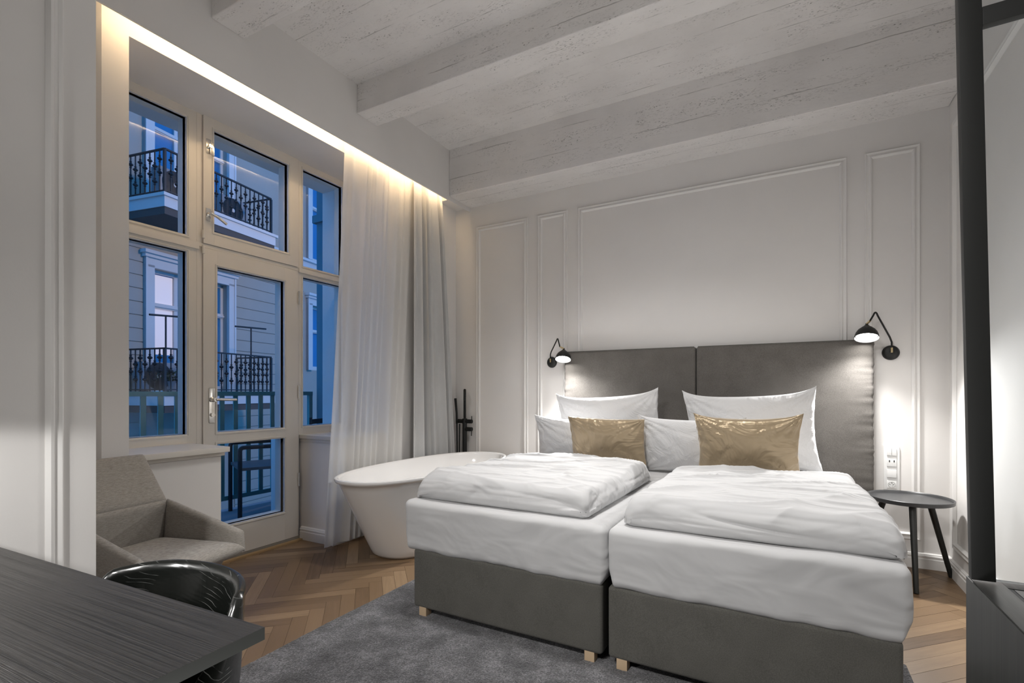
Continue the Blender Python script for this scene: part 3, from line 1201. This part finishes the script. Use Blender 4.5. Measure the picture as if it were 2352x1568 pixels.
make_lamp(0.588, 1.352, (0.440, 3.79, 1.436), (0.492, 3.84, 1.605), (0.460, 3.805, 1.545), (-0.05, -0.37, -0.93),
          'black wall lamp with a drop-shaped shade above the side table', 66)
make_lamp(-1.785, 1.358, (-1.605, 3.79, 1.366), (-1.679, 3.85, 1.552), (-1.640, 3.805, 1.475), (0.08, -0.37, -0.93),
          'black wall lamp with a drop-shaped shade on the bathtub side of the headboard', 66)

# ------------------------------------------------------------------ sockets
def make_socket(x0, x1, z0, z1, label):
    root = empty('socket_panel', ((x0 + x1) / 2, L, z0), label=label, cat='wall socket', group='white socket panels beside the bed')
    w = (x1 - x0) / 2
    H = z1 - z0
    MB().box(-w, w, -0.010, 0, 0, H, 0.004).build('plate', M['plastic'], root)
    hh = 0.0245
    zc = [H - 0.036 - 0.070 * k for k in range(4)]
    for k in (0, 2):
        if k == 0:
            for s in (-1, 1):
                MB().box(-hh if s < 0 else 0.0006, -0.0006 if s < 0 else hh, -0.017, -0.009, zc[k] - hh, zc[k] + hh, 0.0015).build(
                    'switch', M['plastic'], root)
        else:
            MB().box(-hh, hh, -0.017, -0.009, zc[k] - hh, zc[k] + hh, 0.0015).build('switch', M['plastic'], root)
    u = MB().box(-hh, hh, -0.016, -0.009, zc[1] - hh, zc[1] + hh, 0.0015).build('usb_socket', M['plastic'], root)
    mb = MB()
    for s in (-1, 1):
        mb.box(s * 0.012 - 0.0028, s * 0.012 + 0.0028, -0.0168, -0.0158, zc[1] + 0.003, zc[1] + 0.016)
    mb.build('port', M['hole'], u)
    s_ = MB()
    s_.box(-hh, hh, -0.013, -0.009, zc[3] - hh, zc[3] + hh, 0.0015)
    so = s_.build('power_socket', M['plastic'], root)
    MB().lathe([(0.0195, 0.0), (0.0180, 0.0012), (0.0170, -0.001), (0.0, -0.001)], (0, -0.0131, zc[3]), (0, -1, 0), 28).build(
        'socket_well', simple('grey_plastic', (0.36, 0.35, 0.34), 0.5), so)
    mb = MB()
    for s in (-1, 1):
        mb.lathe([(0.0028, 0.0), (0.0, 0.0)], (s * 0.0095, -0.0150, zc[3] + 0.001), (0, -1, 0), 12)
    mb.lathe([(0.0024, 0.0), (0.0024, 0.006), (0.0, 0.006)], (0, -0.0140, zc[3] + 0.011), (0, -1, 0), 12)
    mb.build('pin', M['hole'], so)


make_socket(0.550, 0.633, 0.473, 0.755, 'white strip of switches and a round socket above the side table')
make_socket(-1.832, -1.749, 0.473, 0.755, 'white strip of switches and sockets partly hidden by the low pillow beside the bathtub')
th = empty('thermostat', (-1.81, L, 0.765), label='small white thermostat above the sockets on the bathtub side of the bed', cat='thermostat')
MB().box(-0.043, 0.043, -0.020, 0, 0.0, 0.115, 0.004).build('case', M['plastic'], th)
MB().lathe([(0.016, 0), (0.015, 0.010), (0.0, 0.010)], (0.012, -0.02, 0.09), (0, -1, 0), 24).build('dial', M['plastic'], th)

# ------------------------------------------------------------------ round side table
def make_side_table():
    cx, cy, H = 0.636, 3.705, 0.478
    root = empty('side_table', (cx, cy, 0), label='round black tray-top side table on three splayed legs in the corner',
                 cat='side table')
    r = 0.208
    tp = MB().lathe([(0.0, H - 0.020), (r - 0.010, H - 0.020), (r - 0.002, H - 0.016), (r, H + 0.004), (r - 0.004, H + 0.006),
                     (r - 0.008, H + 0.003), (r - 0.012, H - 0.008), (0.0, H - 0.008)], (0, 0, 0), (0, 0, 1), 72)
    tp.build('table_top', simple('dark_grey_lacquer', (0.035, 0.036, 0.038), 0.33), root, smooth=50)
    for a in (32, 150, 267):
        ca, sa = math.cos(R(a)), math.sin(R(a))
        MB().tube([(ca * 0.125, sa * 0.125, H - 0.021), (ca * 0.262, sa * 0.262, 0.002)], [0.0175, 0.0125], 20).build(
            'leg', M['blackmatt'], root)


make_side_table()

# ------------------------------------------------------------------ rug
mb = MB()


def rug_d(p, n):
    v = n * 0.0
    v.x += 0.012 * noise.noise(Vector((0, p.y * 2.0, 1))) if abs(n.x) > 0.3 or True else 0
    if p.z > 0.004:
        v.z += 0.0022 * noise.noise(Vector((p.x * 60, p.y * 60, 0)))
    return v


mb.rbox((-0.735, 1.335, 0.008), (2.31, 2.33, 0.0155), 0.006, (220, 220, 1), rug_d, 2)
tag(mb.build('rug', M['rug'], smooth=80), 'mottled dark grey short-pile rug under the bed', 'rug')

# ------------------------------------------------------------------ desk in the foreground
def make_desk():
    root = empty('desk', (-0.681, 0.474, 0), R(2.9), 'black wood-grain desk with a thin top in the near corner', 'desk')
    top = MB().box(-1.285, 0, -0.72, 0, 0.731, 0.750, 0.0012).build('desk_top', M['table'], root)
    top.data.materials.append(M['blackmatt'])
    for p in top.data.polygons:
        if p.normal.z < 0.5:
            p.material_index = 1
    mb = MB()
    for x, y in ((-1.24, -0.66), (-1.24, -0.06), (-0.36, -0.66), (-0.36, -0.20)):
        MB().box(x - 0.025, x + 0.025, y - 0.025, y + 0.025, 0.0, 0.732, 0.002).build('leg', M['blackmatt'], root)
    MB().box(-1.24, -0.36, -0.60, -0.26, 0.700, 0.732, 0.002).build('apron', M['blackmatt'], root)


make_desk()


def make_added_lamp():  # unseen lamp, added to brighten the near wall and desk
    root = empty('added_desk_lamp', (-1.50, -0.06, 0.750), 0, 'small black lamp added on the black desk to light the near wall', 'desk lamp')
    MB().lathe([(0.0, 0.0), (0.075, 0.0), (0.075, 0.010), (0.012, 0.016), (0.0, 0.016)], (0, 0, 0.001), (0, 0, 1), 32).build('base', M['blackmatt'], root)
    MB().tube([(0, 0, 0.012), (0, 0, 0.37)], 0.006, 12).build('pole', M['blackmatt'], root)
    MB().lathe([(0.0, 0.40), (0.05, 0.395), (0.10, 0.355), (0.102, 0.335), (0.100, 0.335), (0.098, 0.352), (0.05, 0.388), (0.0, 0.392)],
               (0, 0, 0), (0, 0, 1), 40).build('lamp_shade', M['blackmatt'], root)
    l = bpy.data.lights.new('near_wall_fill', 'SPOT')
    l.energy = 16
    l.spot_size = R(172)
    l.spot_blend = 0.10
    l.shadow_soft_size = 0.03
    l.color = (1.0, 0.985, 0.965)
    lo = bpy.data.objects.new('near_wall_fill', l)
    col.objects.link(lo)
    lo.parent = root
    lo.location = (0, 0, 0.332)


make_added_lamp()


def make_shell_chair():
    ox, oy = -1.040, 0.395
    root = empty('shell_chair', (ox, oy, 0), R(8), 'glossy black wooden shell chair pushed under the desk', 'chair')
    n = 84
    A, B = 0.225, 0.225

    def sm(a, b, t):
        t = max(0, min(1, (t - a) / (b - a)))
        return t * t * (3 - 2 * t)
    span = R(128)
    outer, inner = [], []
    cols = []
    for i in range(n + 1):
        th = -span + 2 * span * i / n        # 0 = middle of the back (+y)
        t = abs(th)
        z_top = 0.742 - 0.012 * (t / R(50)) ** 2 * (1 if t < R(50) else 1) if t < R(50) else 0.730 - 0.125 * sm(R(50), R(82), t)
        z_top -= 0.015 * sm(R(95), span, t)
        thick = 0.016 + 0.030 * sm(R(55), R(85), t)
        c, s = math.sin(th), math.cos(th)
        p = 2.35

        def se(v):
            return math.copysign(abs(v) ** (2 / p), v)

        def P(sc_, z):
            return (A * se(c) * sc_, B * se(s) * sc_, z)
        colm = []
        zs = [0.385, 0.40, 0.44, 0.50, 0.57, 0.63]
        scs = [0.62, 0.78, 0.88, 0.935, 0.965, 0.98]
        pts = []
        for z, q in zip(zs, scs):
            zz = 0.385 + (z - 0.385) / (0.742 - 0.385) * (z_top - 0.385)
            pts.append(P(q, zz))
        pts.append(P(1.0, z_top - 0.012))
        pts.append(P(1.0, z_top - 0.004))
        k = thick / A
        pts.append(P(1.0 - 0.006 / A, z_top))
        pts.append(P(1.0 - k + 0.006 / A, z_top))
        pts.append(P(1.0 - k, z_top - 0.005))
        pts.append(P(1.0 - k - 0.005 / A, z_top - 0.016))
        k2 = 0.016 / A
        for z, q in list(zip(zs, scs))[::-1]:
            zz = 0.400 + (z - 0.385) / (0.742 - 0.385) * (z_top - 0.400)
            if z < 0.63 or thick < 0.02:
                pts.append(P(q - k2, zz + 0.002))
            else:
                pts.append(P(q - k2 - 0.01, zz))
        pts.append((0.0, -0.01, 0.425))
        cols.append(pts)
    mb = MB()
    mb.rings(cols, close=False, cap0=True, cap1=True)
    mb.build('seat_shell', M['shell'], root, smooth=55)
    MB().rbox((0, -0.03, 0.415), (0.38, 0.38, 0.035), 0.016, (14, 14, 6)).build('seat', M['shell'], root, smooth=60)
    for sx in (-1, 1):
        for sy in (-1, 1):
            MB().tube([(sx * 0.12, sy * 0.11 - 0.02, 0.40), (sx * 0.21, sy * 0.20 - 0.02, 0.001)], [0.016, 0.011], 16).build(
                'leg', M['blackmatt'], root)


make_shell_chair()

# ------------------------------------------------------------------ beige armchair by the window
def make_armchair():
    root = empty('armchair', (-2.308, 1.139, 0), R(10), 'beige fabric lounge armchair standing below the window sill', 'armchair')
    # local: +x is the sitting direction, y across
    def slab(corners, th, r=0.02, nn=(16, 10)):
        """padded quad: corners in order, thickness th, rounded"""
        P = [Vector(c) for c in corners]
        nrm = (P[1] - P[0]).cross(P[3] - P[0]).normalized()
        mb = MB()
        nu, nv = nn[0] * 2, nn[1] * 2
        for side in (1, -1):
            rows = []
            for j in range(nv + 1):
                v = math.sin((j / nv * 2 - 1) * PI / 2)
                row = []
                for i in range(nu + 1):
                    u = math.sin((i / nu * 2 - 1) * PI / 2)
                    s, t = (u + 1) / 2, (v + 1) / 2
                    p = P[0] * (1 - s) * (1 - t) + P[1] * s * (1 - t) + P[2] * s * t + P[3] * (1 - s) * t
                    e = max((1 - abs(u) ** 12) * (1 - abs(v) ** 12), 0) ** 0.5
                    row.append(p + nrm * side * th / 2 * e)
                rows.append(row if side == 1 else row[::-1])
            mb.rings(rows, close=False)
        bmesh.ops.remove_doubles(mb.bm, verts=mb.bm.verts, dist=0.0003)
        return mb
    mb = slab([(-0.27, -0.185, 0.388), (0.225, -0.205, 0.400), (0.225, 0.205, 0.400), (-0.27, 0.185, 0.388)], 0.070, nn=(18, 18))
    mb.build('seat', M['armchair'], root, smooth=70)
    # back in two facets with a crease between them
    mb = slab([(-0.290, -0.215, 0.38), (-0.290, 0.215, 0.38), (-0.262, 0.205, 0.590), (-0.262, -0.205, 0.590)], 0.050, nn=(18, 10))
    mb.build('lower_back', M['armchair'], root, smooth=70)
    mb = slab([(-0.262, -0.206, 0.575), (-0.262, 0.206, 0.575), (-0.385, 0.178, 0.800), (-0.385, -0.178, 0.800)], 0.046, nn=(18, 10))
    mb.build('upper_back', M['armchair'], root, smooth=70)
    # arms: triangular wings from the back crease down to the front of the seat
    for s in (-1, 1):
        q = [(-0.27, s * 0.200, 0.345), (0.215, s * 0.212, 0.385), (0.195, s * 0.222, 0.470), (-0.255, s * 0.205, 0.590)]
        if s < 0:
            q = q[::-1]
        mb = slab(q, 0.038, nn=(18, 8))
        mb.build('arm', M['armchair'], root, smooth=70)
    # moulded underside
    mb = MB()
    rs = []
    for z, a, b, dx in ((0.27, 0.10, 0.10, -0.02), (0.29, 0.15, 0.14, -0.02), (0.34, 0.22, 0.19, -0.02), (0.385, 0.235, 0.205, -0.02)):
        rs.append([(dx + a * math.copysign(abs(math.cos(t)) ** 0.7, math.cos(t)), b * math.copysign(abs(math.sin(t)) ** 0.7, math.sin(t)), z)
                   for t in [2 * PI * k / 40 for k in range(40)]])
    mb.rings(rs, cap0=True, cap1=True)
    mb.build('seat_base', M['armchair'], root, smooth=60)
    for sx in (-1, 1):
        for sy in (-1, 1):
            MB().tube([(sx * 0.10, sy * 0.09, 0.28), (sx * 0.19, sy * 0.17, 0.002)], [0.015, 0.011], 14).build(
                'leg', M['lightwood'], root)


make_armchair()

# ------------------------------------------------------------------ black framed partition and low cabinet on the right
def make_cabinet():
    root = empty('low_cabinet', (0.321, 1.335, 0), label='low black ash cabinet under the black framed partition', cat='cabinet')
    MB().box(0, 0.53, -1.0, 0, 0.0, 0.7262, 0.0015).build('carcass', M['cabinet'], root)
    mb = MB()
    mb.box(0.002, 0.048, -0.998, -0.002, 0.7264, 0.7278, 0.0005)
    mb.box(0.048, 0.528, -0.052, -0.002, 0.7264, 0.7278, 0.0005)
    mb.box(0.055, 0.528, -0.998, -0.058, 0.7264, 0.7278, 0.0005)
    mb.build('cabinet_top', M['cabtop'], root)
    MB().box(0.0482, 0.0548, -0.998, -0.052, 0.7264, 0.7268).build('groove', M['hole'], root, smooth=None)
    MB().box(0.14, 0.40, -0.085, -0.078, 0.7279, 0.7284).build('finger_slot', M['hole'], root, smooth=None)


make_cabinet()


def make_partition():
    tilt = R(-1.05)
    root = empty('framed_partition', (0.320, 1.305, 0.728), label='black metal framed glass partition standing on the low cabinet',
                 cat='partition', rot=(0, tilt, 0))
    yb = 0.009
    mb = MB()
    mb.box(0, 0.0365, -yb, yb, 0.003, 2.50, 0.0015)
    mb.build('post', M['blackmetal'], root)
    for z in (1.088, 1.60):
        MB().box(0.0365, 0.55, -yb, yb, z, z + 0.036, 0.0015).build('rail', M['blackmetal'], root)
    MB().box(0.0365, 0.55, -0.003, 0.003, 0.003, 1.088).build('pane', M['glass'], root, smooth=None)
    MB().box(0.0365, 0.55, -0.003, 0.003, 1.124, 1.60).build('pane', M['glass'], root, smooth=None)


make_partition()

# ------------------------------------------------------------------ our balcony
bf = struct(MB().box(-4.62, -3.34, 0.4, 3.75, -0.25, 0.0).build('balcony_floor', M['tile'], smooth=None))
mb = MB()
mb.box(-4.50, -3.3, 3.75, 4.1, -4, 7)
mb.box(-4.53, -3.3, 3.715, 4.1, 2.94, 3.02)
struct(mb.build('balcony_side_wall', M['wing'], smooth=None))
mb = MB()
mb.box(-3.56, -3.55, -4, 1.22, -4, 7)
mb.box(-3.56, -3.55, 3.03, 9, -4, 7)
mb.box(-3.56, -3.55, 1.2, 3.05, 2.93, 7)
mb.box(-3.56, -3.55, 1.2, 3.05, -4, -0.02)
struct(mb.build('outer_wall', M['wing'], smooth=None))

rail = empty('balcony_railing', (-4.55, 0, 0), label='teal painted steel railing around the balcony', cat='railing')
MB().box(-0.025, 0.025, 0.5, 3.72, 1.065, 1.105, 0.003).build('top_rail', M['railpaint'], rail)
MB().box(-0.012, 0.012, 0.5, 3.72, 0.095, 0.135, 0.003).build('bottom_rail', M['railpaint'], rail)
yv = 2.092 - 0.1285 * 9
while yv < 3.6:
    MB().box(-0.006, 0.006, yv - 0.021, yv + 0.021, 0.13, 1.07).build('baluster', M['railpaint'], rail, smooth=None)
    yv += 0.1285
MB().box(-0.02, 0.02, 3.68, 3.72, 0.0, 1.07).build('post', M['railpaint'], rail, smooth=None)
MB().box(-0.02, 0.02, 0.5, 0.54, 0.0, 1.07).build('post', M['railpaint'], rail, smooth=None)


def make_garden_chair(loc, rz, label):
    root = empty('garden_chair', loc, rz, label, 'garden chair', 'black metal chairs on the balcony')
    # sits facing +x; two side frames in the xz plane
    for s in (-1, 1):
        y = s * 0.26
        pts = [(-0.24, y, 0.0), (-0.24, y, 0.60)]
        for k in range(1, 5):
            a = PI / 2 * k / 5
            pts.append((-0.24 + 0.03 * (1 - math.cos(a)), y, 0.60 + 0.03 * math.sin(a)))
        pts += [(-0.20, y, 0.63), (0.20, y, 0.63)]
        for k in range(1, 5):
            a = PI / 2 * k / 5
            pts.append((0.21 + 0.03 * math.sin(a), y, 0.60 + 0.03 * math.cos(a)))
        pts += [(0.24, y, 0.60), (0.24, y, 0.0)]
        MB().tube(pts, 0.018, 8).build('side_frame', M['outblack'], root)
    MB().box(-0.24, 0.26, -0.245, 0.245, 0.43, 0.455, 0.004).build('seat', simple('seat_slats', (0.12, 0.13, 0.14), 0.5), root)
    mb = MB()
    for k in range(5):
        mb.box(0.20, 0.215, -0.24, 0.24, 0.52 + 0.07 * k, 0.565 + 0.07 * k, 0.002)
    mb.box(0.215, 0.235, -0.24, -0.21, 0.45, 0.86)
    mb.box(0.215, 0.235, 0.21, 0.24, 0.45, 0.86)
    mb.build('backrest', M['outblack'], root)
    return root


make_garden_chair((-4.17, 2.90, 0), R(66), 'black metal garden chair seen through the lower pane of the balcony door')
make_garden_chair((-3.80, 3.42, 0), R(200), 'black metal garden chair on the balcony behind the window with the sheer curtain').scale = (0.8, 0.8, 1)
t = empty('bistro_table', (-4.08, 1.50, 0), label='round dark bistro table on the balcony below the side window', cat='table')
MB().lathe([(0.0, 0.735), (0.39, 0.735), (0.40, 0.745), (0.39, 0.755), (0.0, 0.755)], (0, 0, 0), (0, 0, 1), 48).build('table_top', M['outblack'], t)
MB().tube([(0, 0, 0.02), (0, 0, 0.735)], 0.03, 12).build('pedestal', M['outblack'], t)
MB().lathe([(0.0, 0.025), (0.2, 0.02), (0.22, 0.0)], (0, 0, 0), (0, 0, 1), 32).build('foot', M['outblack'], t)

# ------------------------------------------------------------------ building across the street
U = Vector((-0.18, 0.984, 0)).normalized()
FA = math.atan2(-U.x, U.y)     # rotation that takes +y to U
F0 = (-11.9, 5.89, 0)
bld = empty('apartment_building', F0, FA, 'pale plastered apartment building with iron balconies across the street', 'building')


def wallcol(mb, s0, s1, z0, z1):
    mb.box(-1.8, -1.31, s0, s1, z0, z1)


mb = MB()
A0, A1 = 0.67, 2.75
B0, B1 = 6.10, 8.2
for s0, s1 in ((-9, A0), (A1, B0), (B1, 16)):
    wallcol(mb, s0, s1, -4.5, 13)
for s0, s1 in ((A0, A1), (B0, B1)):
    wallcol(mb, s0, s1, -4.5, 0.9 if s0 == A0 else 1.85)
    wallcol(mb, s0, s1, 4.07, 5.4 if s0 == A0 else 5.6)
    wallcol(mb, s0, s1, 8.5, 13)
mb.build('wall', M['facade'], bld, smooth=None)
# rusticated courses of the lower storey
mb = MB()
z = 5.08
while z > -3:
    for s0, s1 in ((-9, A0 - 0.2), (A1 + 0.25, 5.75), (8.4, 16)):
        mb.box(-1.32, -1.285, s0, s1, z - 0.300, z - 0.012)
    z -= 0.312
mb.build('rusticated_course', M['facade'], bld, smooth=None)
# string course between the storeys
mb = MB()
mb.box(-1.32, -1.22, -9, 16, 5.10, 5.18)
mb.box(-1.32, -1.25, -9, 16, 5.18, 5.50)
mb.box(-1.32, -1.14, -9, 16, 5.50, 5.58)
mb.build('string_course', M['facadetrim'], bld, smooth=None)
mb = MB()
mb.box(-1.32, -1.20, 4.74, 5.01, 5.58, 13)
mb.box(-1.32, -1.14, 4.70, 5.05, 5.58, 5.80)
mb.build('pilaster', M['facadetrim'], bld, smooth=None)


def fwindow(s0, s1, z0, z1, zt, glow):
    """window of the facade: surround, frame, panes"""
    mb = MB()
    mb.box(-1.32, -1.22, s0 - 0.22, s0, z0, z1 + 0.05)
    mb.box(-1.32, -1.22, s1, s1 + 0.22, z0, z1 + 0.05)
    mb.box(-1.32, -1.20, s0 - 0.22, s0 - 0.17, z0, z1 + 0.3)
    mb.box(-1.32, -1.20, s1 + 0.17, s1 + 0.22, z0, z1 + 0.3)
    mb.box(-1.32, -1.22, s0 - 0.22, s1 + 0.22, z1, z1 + 0.22)
    mb.box(-1.32, -1.10, s0 - 0.30, s1 + 0.30, z1 + 0.30, z1 + 0.38)
    mb.box(-1.32, -1.16, s0 - 0.26, s1 + 0.26, z1 + 0.22, z1 + 0.30)
    w = mb.build('window_surround', M['facadetrim'], bld, smooth=None)
    mb = MB()
    f = -1.52
    m1, m2 = s0 + (s1 - s0) * 0.34, s0 + (s1 - s0) * 0.67
    for a in (s0, s1 - 0.08, m1 - 0.05, m2 - 0.05):
        mb.box(f, f + 0.07, a, a + 0.09, z0, z1)
    mb.box(f, f + 0.09, s0, s1, zt, zt + 0.12)
    mb.box(f, f + 0.12, s0, s1, zt + 0.03, zt + 0.07)
    mb.box(f, f + 0.07, s0, s1, z1 - 0.08, z1)
    mb.box(f, f + 0.07, s0, s1, z0, z0 + 0.14)
    mb.build('window_frame', M['facadetrim'], w, smooth=None)
    MB().box(f - 0.01, f + 0.02, s0, s1, z0, z1).build('pane', M['skyglass'], w, smooth=None)
    if glow:
        MB().box(f + 0.021, f + 0.026, s0 + 0.10, m1 - 0.06, z0 + 0.9, z1 - 0.10).build('reflection_pane', M['reflglass'], w, smooth=None)  # glowing sheet in place of the reflection in the pane
    return w


fwindow(A0, A1, 1.12, 4.07, 3.15, True)
fwindow(A0, A1, 5.48, 8.5, 7.45, False)
fwindow(B0, B1, 1.85, 4.07, 3.15, False)
fwindow(B0, B1, 5.62, 8.5, 7.45, False)


# iron balconies
def baluster(hi, h, parent, loc):
    key = 'bal%d' % hi
    if key not in M:
        mb = MB()
        zk = [0.28, 0.62] if hi else [0.46, 0.76]
        mb.box(-0.010, 0.010, -0.010, 0.010, 0, h)
        for z in zk:
            mb.lathe([(0.0, -0.10), (0.026, -0.07), (0.016, -0.042), (0.050, -0.010), (0.050, 0.010), (0.016, 0.042),
                      (0.026, 0.07), (0.0, 0.10)], (0, 0, z), (0, 0, 1), 6)
        o = mb.build('baluster', M['iron'], parent, smooth=None)
        M[key] = o.data
    else:
        o = bpy.data.objects.new('baluster', M[key])
        col.objects.link(o)
        o.parent = parent
    o.location = loc
    return o


def fbalcony(zf, label):
    root = empty('balcony', (0, 0, 0), label=label, cat='balcony', group='iron railed balconies across the street')
    root.location = Vector(F0) + Vector((0, 0, zf))
    root.rotation_euler = (0, 0, FA)
    S = 3.0
    mb = MB()
    mb.box(-1.3, 0.06, -0.06, S + 0.20, -0.07, 0.0)
    mb.box(-1.3, 0.02, -0.02, S + 0.14, -0.30, -0.07)
    mb.build('slab', M['facadetrim'], root, smooth=None)
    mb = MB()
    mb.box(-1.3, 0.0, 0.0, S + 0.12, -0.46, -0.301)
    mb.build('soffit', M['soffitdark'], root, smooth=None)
    h = 0.94
    mb = MB()
    mb.box(-0.025, 0.025, 0, S, h, h + 0.035)
    mb.box(-1.28, 0.0, -0.02, 0.02, h, h + 0.035)
    mb.box(-1.28, 0.0, S - 0.02, S + 0.02, h, h + 0.035)
    mb.build('top_rail', M['iron'], root, smooth=None)
    mb = MB()
    mb.box(-0.015, 0.015, 0, S, 0.04, 0.065)
    mb.box(-1.28, 0.0, -0.012, 0.012, 0.04, 0.065)
    mb.box(-1.28, 0.0, S - 0.012, S + 0.012, 0.04, 0.065)
    mb.build('bottom_rail', M['iron'], root, smooth=None)
    mb = MB()
    mb.box(-0.025, 0.025, -0.025, 0.025, 0, h)
    mb.build('corner_post', M['iron'], root, smooth=None)
    mb = MB()
    mb.box(-0.025, 0.025, S - 0.025, S + 0.025, 0, h)
    mb.build('corner_post', M['iron'], root, smooth=None)
    k = 0
    s = 0.143
    while s < S - 0.05:
        baluster(k % 2, h, root, (0, s, 0.0))
        s += 0.143
        k += 1
    for ss in (0.0, S):
        x = -0.15
        k = 0
        while x > -1.25:
            baluster(k % 2, h, root, (x, ss, 0.0))
            x -= 0.15
            k += 1
    return root


fbalcony(5.46, 'iron railed balcony with air conditioners on the upper floor across the street')
fbalcony(1.10, 'iron railed balcony with plants on the lower floor across the street')


def fpt(x, s, z):
    return Vector(F0) + Matrix.Rotation(FA, 3, 'Z') @ Vector((x, s, z))


def make_ac(x, s, z, label):
    root = empty('air_conditioner', fpt(x, s, z), FA, label, 'air conditioner', 'outdoor air conditioner units')
    MB().box(-0.28, 0, -0.42, 0.42, 0.03, 0.68, 0.02).build('casing', M['acbody'], root)
    MB().lathe([(0.30, 0.0), (0.31, 0.012), (0.29, 0.014), (0.0, 0.014)], (0.001, -0.06, 0.36), (1, 0, 0), 32).build('fan_grille', M['iron'], root)
    MB().lathe([(0.05, 0.014), (0.045, 0.02), (0.0, 0.02)], (0.001, -0.06, 0.36), (1, 0, 0), 16).build('fan_hub', M['facadetrim'], root)
    for q in (-0.3, 0.3):
        MB().box(-0.26, -0.02, q - 0.03, q + 0.03, 0.0, 0.032).build('foot', M['iron'], root, smooth=None)


make_ac(-0.28, 0.52, 5.465, 'outdoor air conditioner at the corner of the upper balcony across the street')
make_ac(-0.36, 2.15, 5.465, 'outdoor air conditioner at the middle of the upper balcony across the street')
make_ac(-0.72, 0.45, 1.105, 'dark outdoor unit behind the railing of the lower balcony across the street')


def make_tpost(s, z0, zt, w, label):
    root = empty('clothesline_post', fpt(-0.10, s, z0), FA, label, 'clothesline post', 'clothesline posts on the lower balcony')
    MB().tube([(0, 0, 0), (0, 0, zt - z0)], 0.018, 8).build('pole', M['iron'], root)
    MB().tube([(0, -w, zt - z0 - 0.02), (0, w, zt - z0 + 0.03)], 0.022, 8).build('crossbar', M['iron'], root)


make_tpost(-0.45 + 0.55, 1.105, 2.78, 0.36, 'T-shaped clothesline post at the corner of the lower balcony across the street')
make_tpost(2.42, 1.105, 2.80, 0.50, 'T-shaped clothesline post at the far end of the lower balcony across the street')


def make_plant(s, x, z, n, h, label, seed):
    rnd = random.Random(seed)
    root = empty('potted_plant', fpt(x, s, z), FA, label, 'plant', 'potted plants on the lower balcony')
    MB().lathe([(0.0, 0.0), (0.10, 0.0), (0.14, 0.24), (0.12, 0.24), (0.0, 0.22)], (0, 0, 0), (0, 0, 1), 20).build('pot', M['acbody'], root)
    mb = MB()
    for k in range(n):
        a = rnd.uniform(0, 2 * PI)
        rr = rnd.uniform(0.02, 0.30)
        c = Vector((rr * math.cos(a), rr * math.sin(a) * 1.4, 0.24 + h * rnd.random() ** 0.8))
        d = Vector((rnd.uniform(-1, 1), rnd.uniform(-1, 1), rnd.uniform(-0.3, 1))).normalized()
        e = d.cross(Vector((0.3, 0.2, 1))).normalized() * 0.02
        l_ = 0.09
        vs = [mb.bm.verts.new(c - d * l_ / 2), mb.bm.verts.new(c + e), mb.bm.verts.new(c + d * l_ / 2), mb.bm.verts.new(c - e)]
        mb.bm.faces.new(vs)
    mb.build('foliage', M['leafm'], root, smooth=None)


make_plant(1.25, -0.42, 1.105, 420, 0.42, 'leafy potted plant behind the middle of the lower balcony railing across the street', 3)
make_plant(0.5, -0.36, 1.105, 300, 0.22, 'low bushy potted plant at the corner of the lower balcony across the street', 4)
# street far below
struct(MB().box(-14, -3.5, -12, 25, -4.6, -4.5).build('street', simple('asphalt', (0.08, 0.08, 0.08), 0.9), smooth=None))
